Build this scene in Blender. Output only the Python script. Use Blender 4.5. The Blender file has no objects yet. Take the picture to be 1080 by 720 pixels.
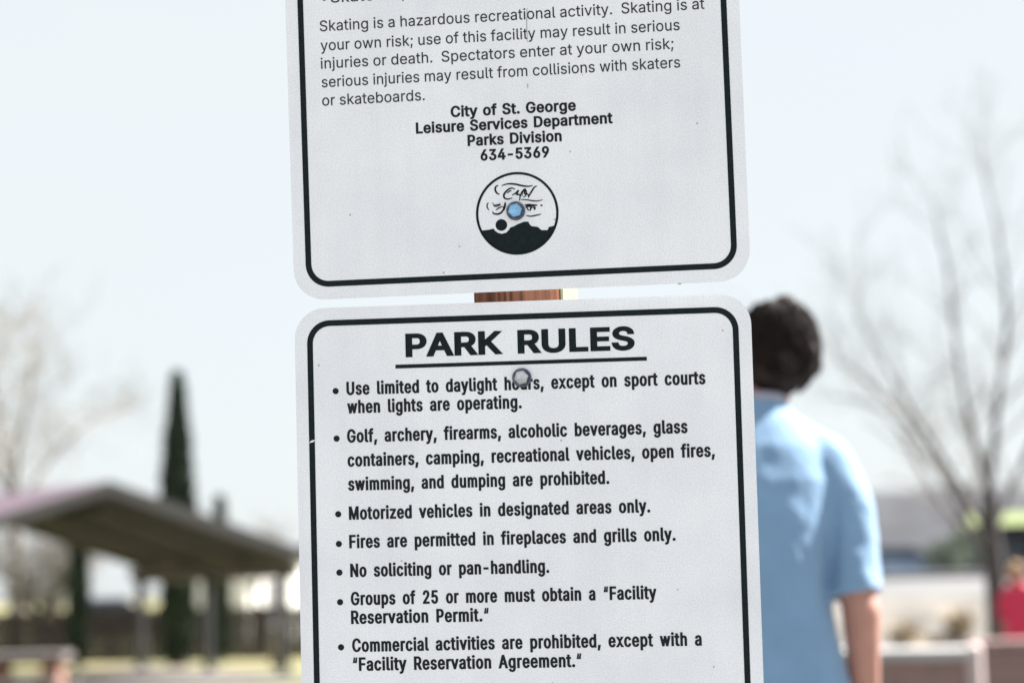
import bpy, bmesh, math, random
import numpy as np
from mathutils import Vector, Matrix, noise
from mathutils.geometry import delaunay_2d_cdt
rad = math.radians
S = bpy.context.scene
COL = S.collection

# ------------------------------------------------------------------ camera
F_PX, CX, CY = 2100.0, 540.0, 360.0            # the photograph is 1080 x 720
CAM = Vector((0, 0, 1.19))
PITCH, ROLL = rad(7.0), rad(1.4)
_f = Vector((0, math.cos(PITCH), math.sin(PITCH)))
_u = Vector((0, -math.sin(PITCH), math.cos(PITCH)))
_r = Vector((1, 0, 0))
RIGHT = math.cos(ROLL) * _r - math.sin(ROLL) * _u
UP = math.sin(ROLL) * _r + math.cos(ROLL) * _u
FWD = _f
cd = bpy.data.cameras.new('camera')
cam = bpy.data.objects.new('camera', cd)
COL.objects.link(cam)
cd.sensor_width = 36.0
cd.lens = F_PX / 1080 * 36
cd.clip_start, cd.clip_end = 0.05, 5000
cd.dof.use_dof = True
cd.dof.focus_distance = 1.985
cd.dof.aperture_fstop = 3.5
cam.matrix_world = Matrix(((RIGHT.x, UP.x, -FWD.x, CAM.x), (RIGHT.y, UP.y, -FWD.y, CAM.y),
                           (RIGHT.z, UP.z, -FWD.z, CAM.z), (0, 0, 0, 1)))
S.camera = cam

# ------------------------------------------------------------------ sky, sun, exposure
SUN_EL, SUN_AZ = rad(46), rad(66)               # azimuth from +Y (away from camera) towards +X
sun_dir = Vector((math.sin(SUN_AZ) * math.cos(SUN_EL), math.cos(SUN_AZ) * math.cos(SUN_EL), math.sin(SUN_EL)))
W = bpy.data.worlds.new('World'); S.world = W; W.use_nodes = True
nt = W.node_tree; nt.nodes.clear()
out = nt.nodes.new('ShaderNodeOutputWorld'); bg = nt.nodes.new('ShaderNodeBackground')
sky = nt.nodes.new('ShaderNodeTexSky'); sky.sky_type = 'NISHITA'; sky.sun_disc = False
sky.sun_elevation = SUN_EL; sky.sun_rotation = SUN_AZ; sky.air_density = 1.0; sky.dust_density = 1.5
tc = nt.nodes.new('ShaderNodeTexCoord'); mp = nt.nodes.new('ShaderNodeMapping'); mp.inputs['Scale'].default_value = (1, 1, 2.5)
nz = nt.nodes.new('ShaderNodeTexNoise'); nz.inputs['Scale'].default_value = 2.2; nz.inputs['Detail'].default_value = 5; nz.inputs['Roughness'].default_value = 0.55
rp = nt.nodes.new('ShaderNodeValToRGB')
rp.color_ramp.elements[0].position = 0.30; rp.color_ramp.elements[0].color = (0.85, 0.85, 0.85, 1)
rp.color_ramp.elements[1].position = 0.70; rp.color_ramp.elements[1].color = (1, 1, 1, 1)
mx = nt.nodes.new('ShaderNodeMix'); mx.data_type = 'RGBA'
mx.inputs['B'].default_value = (3.78, 4.02, 4.12, 1)           # thin bright high cloud
L = nt.links.new
L(tc.outputs['Generated'], mp.inputs['Vector']); L(mp.outputs['Vector'], nz.inputs['Vector'])
L(nz.outputs['Fac'], rp.inputs['Fac']); L(rp.outputs['Color'], mx.inputs['Factor'])
L(sky.outputs['Color'], mx.inputs['A']); L(mx.outputs['Result'], bg.inputs['Color'])
bg.inputs['Strength'].default_value = 0.05
L(bg.outputs['Background'], out.inputs['Surface'])
sl = bpy.data.lights.new('sun', 'SUN'); sl.energy = 5.0; sl.angle = rad(0.53); sl.color = (1.0, 0.965, 0.91)
so = bpy.data.objects.new('sun', sl); COL.objects.link(so)
so.rotation_euler = sun_dir.to_track_quat('Z', 'Y').to_euler(); so.location = (20, 10, 30)
S.view_settings.view_transform = 'Standard'; S.view_settings.look = 'None'
S.view_settings.exposure = 2.2; S.view_settings.gamma = 1.0; S.view_settings.use_curve_mapping = False

# ------------------------------------------------------------------ helpers
def at(px, py, Y):
    """world point at depth y = Y seen at that pixel of the photograph"""
    d = RIGHT * ((px - CX) / F_PX) + UP * ((CY - py) / F_PX) + FWD
    return CAM + d * ((Y - CAM.y) / d.y)

def tag(o, label, cat, group=None, kind=None):
    o['label'] = label; o['category'] = cat
    if group: o['group'] = group
    if kind: o['kind'] = kind
    return o

def thing(name, label, cat, loc=(0, 0, 0), rz=0.0, group=None):
    o = bpy.data.objects.new(name, None); COL.objects.link(o)
    o.empty_display_size = 0.1
    o.location = loc; o.rotation_euler = (0, 0, rz)
    return tag(o, label, cat, group)

def link_mesh(name, me, m, parent=None, smooth=False):
    o = bpy.data.objects.new(name, me); COL.objects.link(o)
    if m is not None: me.materials.clear(); me.materials.append(m)
    if parent: o.parent = parent
    if smooth: me.polygons.foreach_set('use_smooth', [True] * len(me.polygons))
    return o

def obj(name, bm, m, parent=None, smooth=False):
    bmesh.ops.recalc_face_normals(bm, faces=bm.faces)
    me = bpy.data.meshes.new(name); bm.to_mesh(me); bm.free()
    return link_mesh(name, me, m, parent, smooth)

def add_box(bm, c, s, rot=None, bevel=0.0):
    r = bmesh.ops.create_cube(bm, size=1.0)
    vs = r['verts']
    M = Matrix.Translation(Vector(c)) @ (rot.to_4x4() if rot else Matrix.Identity(4)) @ Matrix.Diagonal((s[0], s[1], s[2], 1))
    bmesh.ops.transform(bm, matrix=M, verts=vs)
    if bevel > 0:
        es = list({e for v in vs for e in v.link_edges})
        bmesh.ops.bevel(bm, geom=es, offset=bevel, segments=2, affect='EDGES', profile=0.5)
    return bm

def add_prism(bm, pts, axis_vec, basis=None):
    """extrude a planar polygon of 3D points along axis_vec"""
    a = [bm.verts.new(Vector(p)) for p in pts]
    b = [bm.verts.new(Vector(p) + Vector(axis_vec)) for p in pts]
    n = len(pts)
    bm.faces.new(a); bm.faces.new(b[::-1])
    for i in range(n):
        bm.faces.new((a[i], b[i], b[(i + 1) % n], a[(i + 1) % n]))
    return bm

def add_tube(bm, pts, rads, sides=6, cap=True):
    pts = [Vector(p) for p in pts]
    if len(pts) < 2: return
    rings = []
    prev = None
    for i, p in enumerate(pts):
        t = (pts[min(i + 1, len(pts) - 1)] - pts[max(i - 1, 0)])
        if t.length < 1e-9: t = Vector((0, 0, 1))
        t.normalize()
        if prev is None:
            a = Vector((1, 0, 0)) if abs(t.x) < 0.9 else Vector((0, 1, 0))
            x = t.cross(a).normalized()
        else:
            x = (prev - t * prev.dot(t)).normalized()
        prev = x
        y = t.cross(x)
        rings.append([bm.verts.new(p + (x * math.cos(k * 2 * math.pi / sides) + y * math.sin(k * 2 * math.pi / sides)) * rads[i]) for k in range(sides)])
    for i in range(len(rings) - 1):
        for k in range(sides):
            bm.faces.new((rings[i][k], rings[i][(k + 1) % sides], rings[i + 1][(k + 1) % sides], rings[i + 1][k]))
    if cap:
        bm.faces.new(rings[0][::-1]); bm.faces.new(rings[-1])

def add_cyl(bm, a, b, r0, r1=None, sides=20):
    add_tube(bm, [a, b], [r0, r0 if r1 is None else r1], sides)

def mat(name, col, rough=0.7, metal=0.0, nscale=8.0, var=0.15, bump=0.0, bscale=60.0, spec=0.5, col2=None, detail=4.0):
    m = bpy.data.materials.new(name); m.use_nodes = True
    t = m.node_tree; b = t.nodes['Principled BSDF']
    b.inputs['Roughness'].default_value = rough; b.inputs['Metallic'].default_value = metal
    b.inputs['Specular IOR Level'].default_value = spec
    c = t.nodes.new('ShaderNodeTexCoord')
    n = t.nodes.new('ShaderNodeTexNoise'); n.inputs['Scale'].default_value = nscale; n.inputs['Detail'].default_value = detail
    r = t.nodes.new('ShaderNodeValToRGB')
    c2 = col2 or tuple(min(1, x * (1 + var)) for x in col)
    r.color_ramp.elements[0].position = 0.3; r.color_ramp.elements[0].color = tuple(x * (1 - var) for x in col) + (1,)
    r.color_ramp.elements[1].position = 0.7; r.color_ramp.elements[1].color = tuple(c2) + (1,)
    t.links.new(c.outputs['Object'], n.inputs['Vector']); t.links.new(n.outputs['Fac'], r.inputs['Fac'])
    t.links.new(r.outputs['Color'], b.inputs['Base Color'])
    if bump:
        n2 = t.nodes.new('ShaderNodeTexNoise'); n2.inputs['Scale'].default_value = bscale; n2.inputs['Detail'].default_value = 5
        bp = t.nodes.new('ShaderNodeBump'); bp.inputs['Strength'].default_value = bump; bp.inputs['Distance'].default_value = 0.01
        t.links.new(c.outputs['Object'], n2.inputs['Vector']); t.links.new(n2.outputs['Fac'], bp.inputs['Height'])
        t.links.new(bp.outputs['Normal'], b.inputs['Normal'])
    return m

def brick_mat(name, c1, c2, mortar, bw=0.4, bh=0.2):
    m = mat(name, c1, 0.9)
    t = m.node_tree; b = t.nodes['Principled BSDF']
    c = t.nodes.new('ShaderNodeTexCoord')
    mpn = t.nodes.new('ShaderNodeMapping'); mpn.inputs['Rotation'].default_value = (rad(90), 0, 0)
    k = t.nodes.new('ShaderNodeTexBrick'); k.inputs['Scale'].default_value = 1.0
    k.inputs['Color1'].default_value = c1 + (1,); k.inputs['Color2'].default_value = c2 + (1,); k.inputs['Mortar'].default_value = mortar + (1,)
    k.inputs['Brick Width'].default_value = bw; k.inputs['Row Height'].default_value = bh; k.inputs['Mortar Size'].default_value = 0.008
    t.links.new(c.outputs['Object'], mpn.inputs['Vector']); t.links.new(mpn.outputs['Vector'], k.inputs['Vector'])
    t.links.new(k.outputs['Color'], b.inputs['Base Color'])
    return m

def sheet_mat():
    """off-white reflective sheeting: fine grain, faint grime clouds, scattered dark specks"""
    m = bpy.data.materials.new('sign_sheeting'); m.use_nodes = True
    t = m.node_tree; b = t.nodes['Principled BSDF']; N = t.nodes.new; K = t.links.new
    c = N('ShaderNodeTexCoord')
    g = N('ShaderNodeTexNoise'); g.inputs['Scale'].default_value = 620; g.inputs['Detail'].default_value = 3
    gr = N('ShaderNodeValToRGB'); gr.color_ramp.elements[0].position = 0.28; gr.color_ramp.elements[0].color = (0.69, 0.71, 0.76, 1)
    gr.color_ramp.elements[1].position = 0.72; gr.color_ramp.elements[1].color = (0.85, 0.872, 0.925, 1)
    d = N('ShaderNodeTexNoise'); d.inputs['Scale'].default_value = 9; d.inputs['Detail'].default_value = 6; d.inputs['Roughness'].default_value = 0.6
    dr = N('ShaderNodeValToRGB'); dr.color_ramp.elements[0].position = 0.25; dr.color_ramp.elements[0].color = (0.89, 0.89, 0.90, 1)
    dr.color_ramp.elements[1].position = 0.6; dr.color_ramp.elements[1].color = (1, 1, 1, 1)
    m1 = N('ShaderNodeMix'); m1.data_type = 'RGBA'; m1.blend_type = 'MULTIPLY'; m1.inputs['Factor'].default_value = 1
    v = N('ShaderNodeTexVoronoi'); v.inputs['Scale'].default_value = 62; v.inputs['Randomness'].default_value = 1
    # only a few cells carry a speck
    sep = N('ShaderNodeSeparateColor')
    lt = N('ShaderNodeMath'); lt.operation = 'LESS_THAN'; lt.inputs[1].default_value = 0.42
    sz = N('ShaderNodeMath'); sz.operation = 'MULTIPLY'; sz.inputs[1].default_value = 0.075
    ds = N('ShaderNodeMath'); ds.operation = 'LESS_THAN'
    an = N('ShaderNodeMath'); an.operation = 'MULTIPLY'
    an2 = N('ShaderNodeMath'); an2.operation = 'MULTIPLY'; an2.inputs[1].default_value = 0.55
    m2 = N('ShaderNodeMix'); m2.data_type = 'RGBA'; m2.inputs['B'].default_value = (0.16, 0.16, 0.19, 1)
    for q in (g, d, v): K(c.outputs['Object'], q.inputs['Vector'])
    K(g.outputs['Fac'], gr.inputs['Fac']); K(d.outputs['Fac'], dr.inputs['Fac'])
    K(gr.outputs['Color'], m1.inputs['A']); K(dr.outputs['Color'], m1.inputs['B'])
    K(v.outputs['Color'], sep.inputs['Color']); K(sep.outputs['Red'], lt.inputs[0]); K(sep.outputs['Green'], sz.inputs[0])
    K(v.outputs['Distance'], ds.inputs[0]); K(sz.outputs[0], ds.inputs[1])
    K(lt.outputs[0], an.inputs[0]); K(ds.outputs[0], an.inputs[1]); K(an.outputs[0], an2.inputs[0])
    sm = N('ShaderNodeMapping'); sm.inputs['Scale'].default_value = (38, 1, 1.6)
    sn = N('ShaderNodeTexNoise'); sn.inputs['Scale'].default_value = 1.0; sn.inputs['Detail'].default_value = 6; sn.inputs['Roughness'].default_value = 0.6
    sr = N('ShaderNodeValToRGB'); sr.color_ramp.elements[0].position = 0.30; sr.color_ramp.elements[0].color = (0.90, 0.90, 0.90, 1)
    sr.color_ramp.elements[1].position = 0.52; sr.color_ramp.elements[1].color = (1, 1, 1, 1)
    m4 = N('ShaderNodeMix'); m4.data_type = 'RGBA'; m4.blend_type = 'MULTIPLY'; m4.inputs['Factor'].default_value = 0.35
    K(c.outputs['Object'], sm.inputs['Vector']); K(sm.outputs['Vector'], sn.inputs['Vector']); K(sn.outputs['Fac'], sr.inputs['Fac'])
    K(m1.outputs['Result'], m4.inputs['A']); K(sr.outputs['Color'], m4.inputs['B'])
    K(m4.outputs['Result'], m2.inputs['A']); K(an2.outputs[0], m2.inputs['Factor'])
    K(m2.outputs['Result'], b.inputs['Base Color'])
    b.inputs['Roughness'].default_value = 0.45; b.inputs['Specular IOR Level'].default_value = 0.35
    bp = N('ShaderNodeBump'); bp.inputs['Strength'].default_value = 0.08; bp.inputs['Distance'].default_value = 0.001
    K(g.outputs['Fac'], bp.inputs['Height']); K(bp.outputs['Normal'], b.inputs['Normal'])
    return m

def wood_mat(name, c1, c2, sx=90, sz=2.0, rough=0.8):
    m = bpy.data.materials.new(name); m.use_nodes = True
    t = m.node_tree; b = t.nodes['Principled BSDF']; N = t.nodes.new; K = t.links.new
    c = N('ShaderNodeTexCoord'); p = N('ShaderNodeMapping'); p.inputs['Scale'].default_value = (sx, sx, sz)
    n = N('ShaderNodeTexNoise'); n.inputs['Scale'].default_value = 1.6; n.inputs['Detail'].default_value = 6; n.inputs['Roughness'].default_value = 0.65
    r = N('ShaderNodeValToRGB'); r.color_ramp.elements[0].position = 0.36; r.color_ramp.elements[0].color = c1 + (1,)
    r.color_ramp.elements[1].position = 0.64; r.color_ramp.elements[1].color = c2 + (1,)
    K(c.outputs['Object'], p.inputs['Vector']); K(p.outputs['Vector'], n.inputs['Vector']); K(n.outputs['Fac'], r.inputs['Fac'])
    K(r.outputs['Color'], b.inputs['Base Color']); b.inputs['Roughness'].default_value = rough
    bp = N('ShaderNodeBump'); bp.inputs['Strength'].default_value = 0.4; bp.inputs['Distance'].default_value = 0.002
    K(n.outputs['Fac'], bp.inputs['Height']); K(bp.outputs['Normal'], b.inputs['Normal'])
    return m

M = {}
M['sheet'] = sheet_mat()
M['black'] = mat('sign_black', (0.006, 0.012, 0.015), 0.45, nscale=200, var=0.3, spec=0.12)
M['text'] = mat('lettering_black', (0.012, 0.015, 0.019), 0.5, nscale=300, var=0.35, spec=0.12)
M['text_thin'] = mat('thin_lettering', (0.03, 0.033, 0.042), 0.5, nscale=300, var=0.35, spec=0.15)
M['edge'] = mat('aluminium_edge', (0.62, 0.63, 0.65), 0.4, 0.6, nscale=60, var=0.1)
M['zinc'] = mat('zinc_plated_steel', (0.44, 0.46, 0.50), 0.3, 0.95, nscale=130, var=0.3, bump=0.15, bscale=160)
M['washer'] = mat('tarnished_washer', (0.10, 0.11, 0.145), 0.42, 0.85, nscale=150, var=0.35, bump=0.15, bscale=160)
M['zinc2'] = mat('blued_zinc_steel', (0.22, 0.42, 0.66), 0.25, 0.9, nscale=130, var=0.3, bump=0.15, bscale=160)
M['post'] = wood_mat('weathered_brown_timber', (0.070, 0.024, 0.013), (0.27, 0.115, 0.062), 110, 3)
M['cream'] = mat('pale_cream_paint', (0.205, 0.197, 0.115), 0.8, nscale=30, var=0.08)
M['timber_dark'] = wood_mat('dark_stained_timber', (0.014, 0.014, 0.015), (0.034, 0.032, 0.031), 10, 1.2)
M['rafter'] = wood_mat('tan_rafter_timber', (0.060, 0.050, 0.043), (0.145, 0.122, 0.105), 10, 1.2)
M['fence'] = wood_mat('brown_fence_boards', (0.018, 0.013, 0.012), (0.046, 0.034, 0.030), 9, 0.8)
M['roof_pink'] = mat('maroon_painted_roof', (0.085, 0.055, 0.078), 0.8, nscale=1.5, var=0.12)
M['shirt'] = mat('light_blue_cotton', (0.152, 0.265, 0.415), 0.85, nscale=14, var=0.07, bump=0.25, bscale=500)
_b = M['shirt'].node_tree.nodes['Principled BSDF']; _b.inputs['Sheen Weight'].default_value = 0.5; _b.inputs['Sheen Roughness'].default_value = 0.35
M['collar'] = mat('pale_grey_ribbed_collar', (0.27, 0.27, 0.33), 0.9, nscale=60, var=0.1)
M['skin'] = mat('skin', (0.35, 0.175, 0.135), 0.55, nscale=20, var=0.10, bump=0.1, bscale=300)
M['hair'] = mat('dark_brown_hair', (0.018, 0.0125, 0.0115), 0.7, nscale=45, var=0.5, spec=0.12)
M['hair_fair'] = mat('fair_hair', (0.42, 0.25, 0.12), 0.5, nscale=60, var=0.3)
M['jeans'] = mat('blue_jeans', (0.05, 0.08, 0.15), 0.9, nscale=25, var=0.25, bump=0.3, bscale=400)
M['shoe'] = mat('dark_shoe', (0.05, 0.05, 0.055), 0.6)
M['red'] = mat('red_cotton', (0.55, 0.03, 0.085), 0.85, nscale=12, var=0.12)
M['concrete'] = mat('pale_concrete', (0.165, 0.163, 0.16), 0.9, nscale=1.2, var=0.08, bump=0.3, bscale=40)
M['white_conc'] = mat('pale_smooth_concrete', (0.22, 0.22, 0.225), 0.8, nscale=2, var=0.05)
M['cap_conc'] = mat('grey_cap_concrete', (0.33, 0.325, 0.33), 0.85, nscale=3, var=0.12)
M['pink_block'] = mat('pinkish_render', (0.40, 0.33, 0.325), 0.85, nscale=5, var=0.1)  # block colour lightened to stand for sunlight on the wall's end
M['table_top'] = mat('stained_table_concrete', (0.11, 0.095, 0.095), 0.9, nscale=4, var=0.2)
M['stucco'] = mat('white_stucco', (0.78, 0.77, 0.74), 0.9, nscale=3, var=0.04, bump=0.3, bscale=30)
M['block'] = brick_mat('mauve_concrete_block', (0.20, 0.135, 0.13), (0.25, 0.165, 0.155), (0.13, 0.10, 0.10))
M['brick'] = brick_mat('red_brown_brick', (0.17, 0.075, 0.06), (0.22, 0.10, 0.08), (0.16, 0.13, 0.12), 0.22, 0.075)
M['grey_slab'] = mat('grey_concrete_slab', (0.24, 0.235, 0.24), 0.9, nscale=4, var=0.15)
M['bark'] = mat('dark_bark', (0.060, 0.052, 0.052), 0.95, nscale=12, var=0.35, bump=0.6, bscale=30)
M['bark_grey'] = mat('grey_bark', (0.12, 0.105, 0.10), 0.95, nscale=12, var=0.3, bump=0.5, bscale=30)
M['twig'] = mat('bare_twigs', (0.25, 0.235, 0.225), 0.9, nscale=5, var=0.25)
M['twig_pale'] = mat('pale_bare_twigs', (0.30, 0.275, 0.25), 0.9, nscale=5, var=0.25)
M['cypress'] = mat('cypress_foliage', (0.020, 0.042, 0.030), 0.85, nscale=3, var=0.45, col2=(0.045, 0.075, 0.045))
M['bush'] = mat('grey_green_foliage', (0.06, 0.085, 0.055), 0.85, nscale=3, var=0.35)
M['straw'] = mat('dry_straw', (0.40, 0.335, 0.25), 0.9, nscale=4, var=0.25)
M['car_blue'] = mat('pale_blue_car_paint', (0.25, 0.34, 0.50), 0.25, 0.3, nscale=2, var=0.05)
M['car_navy'] = mat('navy_car_paint', (0.02, 0.04, 0.13), 0.3, 0.2, nscale=2, var=0.1)
M['glass'] = mat('dark_car_glass', (0.02, 0.025, 0.03), 0.08, nscale=2, var=0.1)
M['tyre'] = mat('tyre_rubber', (0.02, 0.02, 0.02), 0.85)
M['lime'] = mat('yellow_green_awning', (0.13, 0.165, 0.05), 0.8, nscale=3, var=0.12)
M['dark_wall'] = mat('dark_slate_wall', (0.045, 0.05, 0.065), 0.8, nscale=2, var=0.25)
M['grey_paint'] = mat('grey_painted_steel', (0.20, 0.20, 0.215), 0.5, 0.3, nscale=6, var=0.15)

# ------------------------------------------------------------------ ground and hills
def sstep(a, b, x):
    t = max(0.0, min(1.0, (x - a) / (b - a))); return t * t * (3 - 2 * t)
def ground_z(x, y):
    z = -0.35 * sstep(9, 30, y)
    if y > 0: z += 1.27 * sstep(21.5, 27.5, y) * sstep(-1.5, 2.5, x)
    z += 0.04 * noise.noise(Vector((x * 0.3, y * 0.3, 0))) * sstep(8, 14, math.hypot(x, y))
    return z

def ground_mat():
    m = mat('dry_park_grass', (0.17, 0.146, 0.064), 0.95, nscale=0.8, var=0.2, bump=0.8, bscale=25, col2=(0.23, 0.195, 0.094), detail=8)
    t = m.node_tree; b = t.nodes['Principled BSDF']
    c = t.nodes.new('ShaderNodeTexCoord'); n = t.nodes.new('ShaderNodeTexNoise'); n.inputs['Scale'].default_value = 0.35; n.inputs['Detail'].default_value = 6
    r = t.nodes.new('ShaderNodeValToRGB'); r.color_ramp.elements[0].position = 0.48; r.color_ramp.elements[1].position = 0.62
    mixn = t.nodes.new('ShaderNodeMix'); mixn.data_type = 'RGBA'; mixn.inputs['B'].default_value = (0.09, 0.12, 0.045, 1)
    src = b.inputs['Base Color'].links[0].from_socket
    t.links.new(c.outputs['Object'], n.inputs['Vector']); t.links.new(n.outputs['Fac'], r.inputs['Fac'])
    t.links.new(src, mixn.inputs['A']); t.links.new(r.outputs['Color'], mixn.inputs['Factor']); sx_ = t.nodes.new('ShaderNodeSeparateXYZ'); t.links.new(c.outputs['Object'], sx_.inputs['Vector'])
    mr = t.nodes.new('ShaderNodeMapRange'); mr.inputs['From Min'].default_value = -2.0; mr.inputs['From Max'].default_value = 0.5
    t.links.new(sx_.outputs['X'], mr.inputs['Value'])
    g2_ = t.nodes.new('ShaderNodeTexNoise'); g2_.inputs['Scale'].default_value = 1.7; g2_.inputs['Detail'].default_value = 9
    t.links.new(c.outputs['Object'], g2_.inputs['Vector'])
    r2 = t.nodes.new('ShaderNodeValToRGB'); r2.color_ramp.elements[0].position = 0.35; r2.color_ramp.elements[0].color = (0.075, 0.070, 0.064, 1)
    r2.color_ramp.elements[1].position = 0.65; r2.color_ramp.elements[1].color = (0.135, 0.122, 0.108, 1)
    t.links.new(g2_.outputs['Fac'], r2.inputs['Fac'])
    m3 = t.nodes.new('ShaderNodeMix'); m3.data_type = 'RGBA'
    t.links.new(mr.outputs['Result'], m3.inputs['Factor']); t.links.new(mixn.outputs['Result'], m3.inputs['A']); t.links.new(r2.outputs['Color'], m3.inputs['B'])
    t.links.new(m3.outputs['Result'], b.inputs['Base Color'])
    return m

def axis(vals):
    return sorted(set(round(v, 3) for v in vals))
xs = axis([-2500, -1200, -600, -300, -150, -80, -50] + [-40 + i * 1.0 for i in range(81)] + [50, 80, 150, 300, 600, 1200, 2500])
ys = axis([-800, -300, -100, -40, -20, -10, -5] + [i * 0.75 for i in range(0, 90)] + [75, 90, 120, 170, 250, 400, 700, 1200, 3000])
bm = bmesh.new()
grid = [[bm.verts.new((x, y, ground_z(x, y))) for x in xs] for y in ys]
for j in range(len(ys) - 1):
    for i in range(len(xs) - 1):
        bm.faces.new((grid[j][i], grid[j][i + 1], grid[j + 1][i + 1], grid[j + 1][i]))
o = obj('ground', bm, ground_mat(), smooth=True); o['kind'] = 'structure'

bm = bmesh.new()
add_box(bm, (0, -6, -0.02), (30, 24, 0.06), bevel=0.01)
o = obj('pavement', bm, M['concrete']); o['kind'] = 'structure'

bm = bmesh.new()           # a concrete path crossing in front of the shelter
a = [(-26, 32.6), (-2, 33.6), (-2, 35.0), (-26, 34.0)]
n = 24
top = []
for k in range(n + 1):
    t = k / n
    p0 = Vector((a[0][0] * (1 - t) + a[1][0] * t, a[0][1] * (1 - t) + a[1][1] * t, 0)); p1 = Vector((a[3][0] * (1 - t) + a[2][0] * t, a[3][1] * (1 - t) + a[2][1] * t, 0))
    top.append([bm.verts.new((p.x, p.y, z)) for p in (p0, p1) for z in (-0.45, ground_z(p.x, p.y) + 0.05)])
for k in range(n):
    A, B = top[k], top[k + 1]
    bm.faces.new((A[1], B[1], B[3], A[3])); bm.faces.new((A[0], A[1], B[1], B[0])); bm.faces.new((A[2], B[2], B[3], A[3]))
o = obj('path', bm, M['concrete']); o['kind'] = 'structure'

hill_m = mat('desert_hillside', (0.024, 0.026, 0.034), 0.95, nscale=0.06, var=0.5, detail=8)
bm = bmesh.new()
HX = [-700 + 14 * i for i in range(101)]
HY = [0, 15, 30, 50, 75, 105, 140, 180]
def hill_h(x):
    base = 37 + 4.0 * noise.noise(Vector((x * 0.006, 3.1, 0))) + 2.5 * noise.noise(Vector((x * 0.025, 7.7, 0))) + 0.9 * noise.noise(Vector((x * 0.09, 1.7, 0)))
    return base * sstep(-95, -72, x) + 6 * (1 - sstep(-95, -72, x)) * 0.5
g2 = []
for j, dy in enumerate(HY):
    t = dy / HY[-1]
    row = []
    for x in HX:
        hgt = hill_h(x) * sstep(0, 0.75, t) + 2.2 * noise.noise(Vector((x * 0.03, dy * 0.04, 2))) * sstep(0.05, 0.3, t) * (1 - sstep(0.6, 0.9, t))
        row.append(bm.verts.new((x, 640 + dy, -2 + hgt)))
    g2.append(row)
for j in range(len(HY) - 1):
    for i in range(len(HX) - 1):
        bm.faces.new((g2[j][i], g2[j][i + 1], g2[j + 1][i + 1], g2[j + 1][i]))
o = obj('hills', bm, hill_m, smooth=True); o['kind'] = 'structure'

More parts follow.
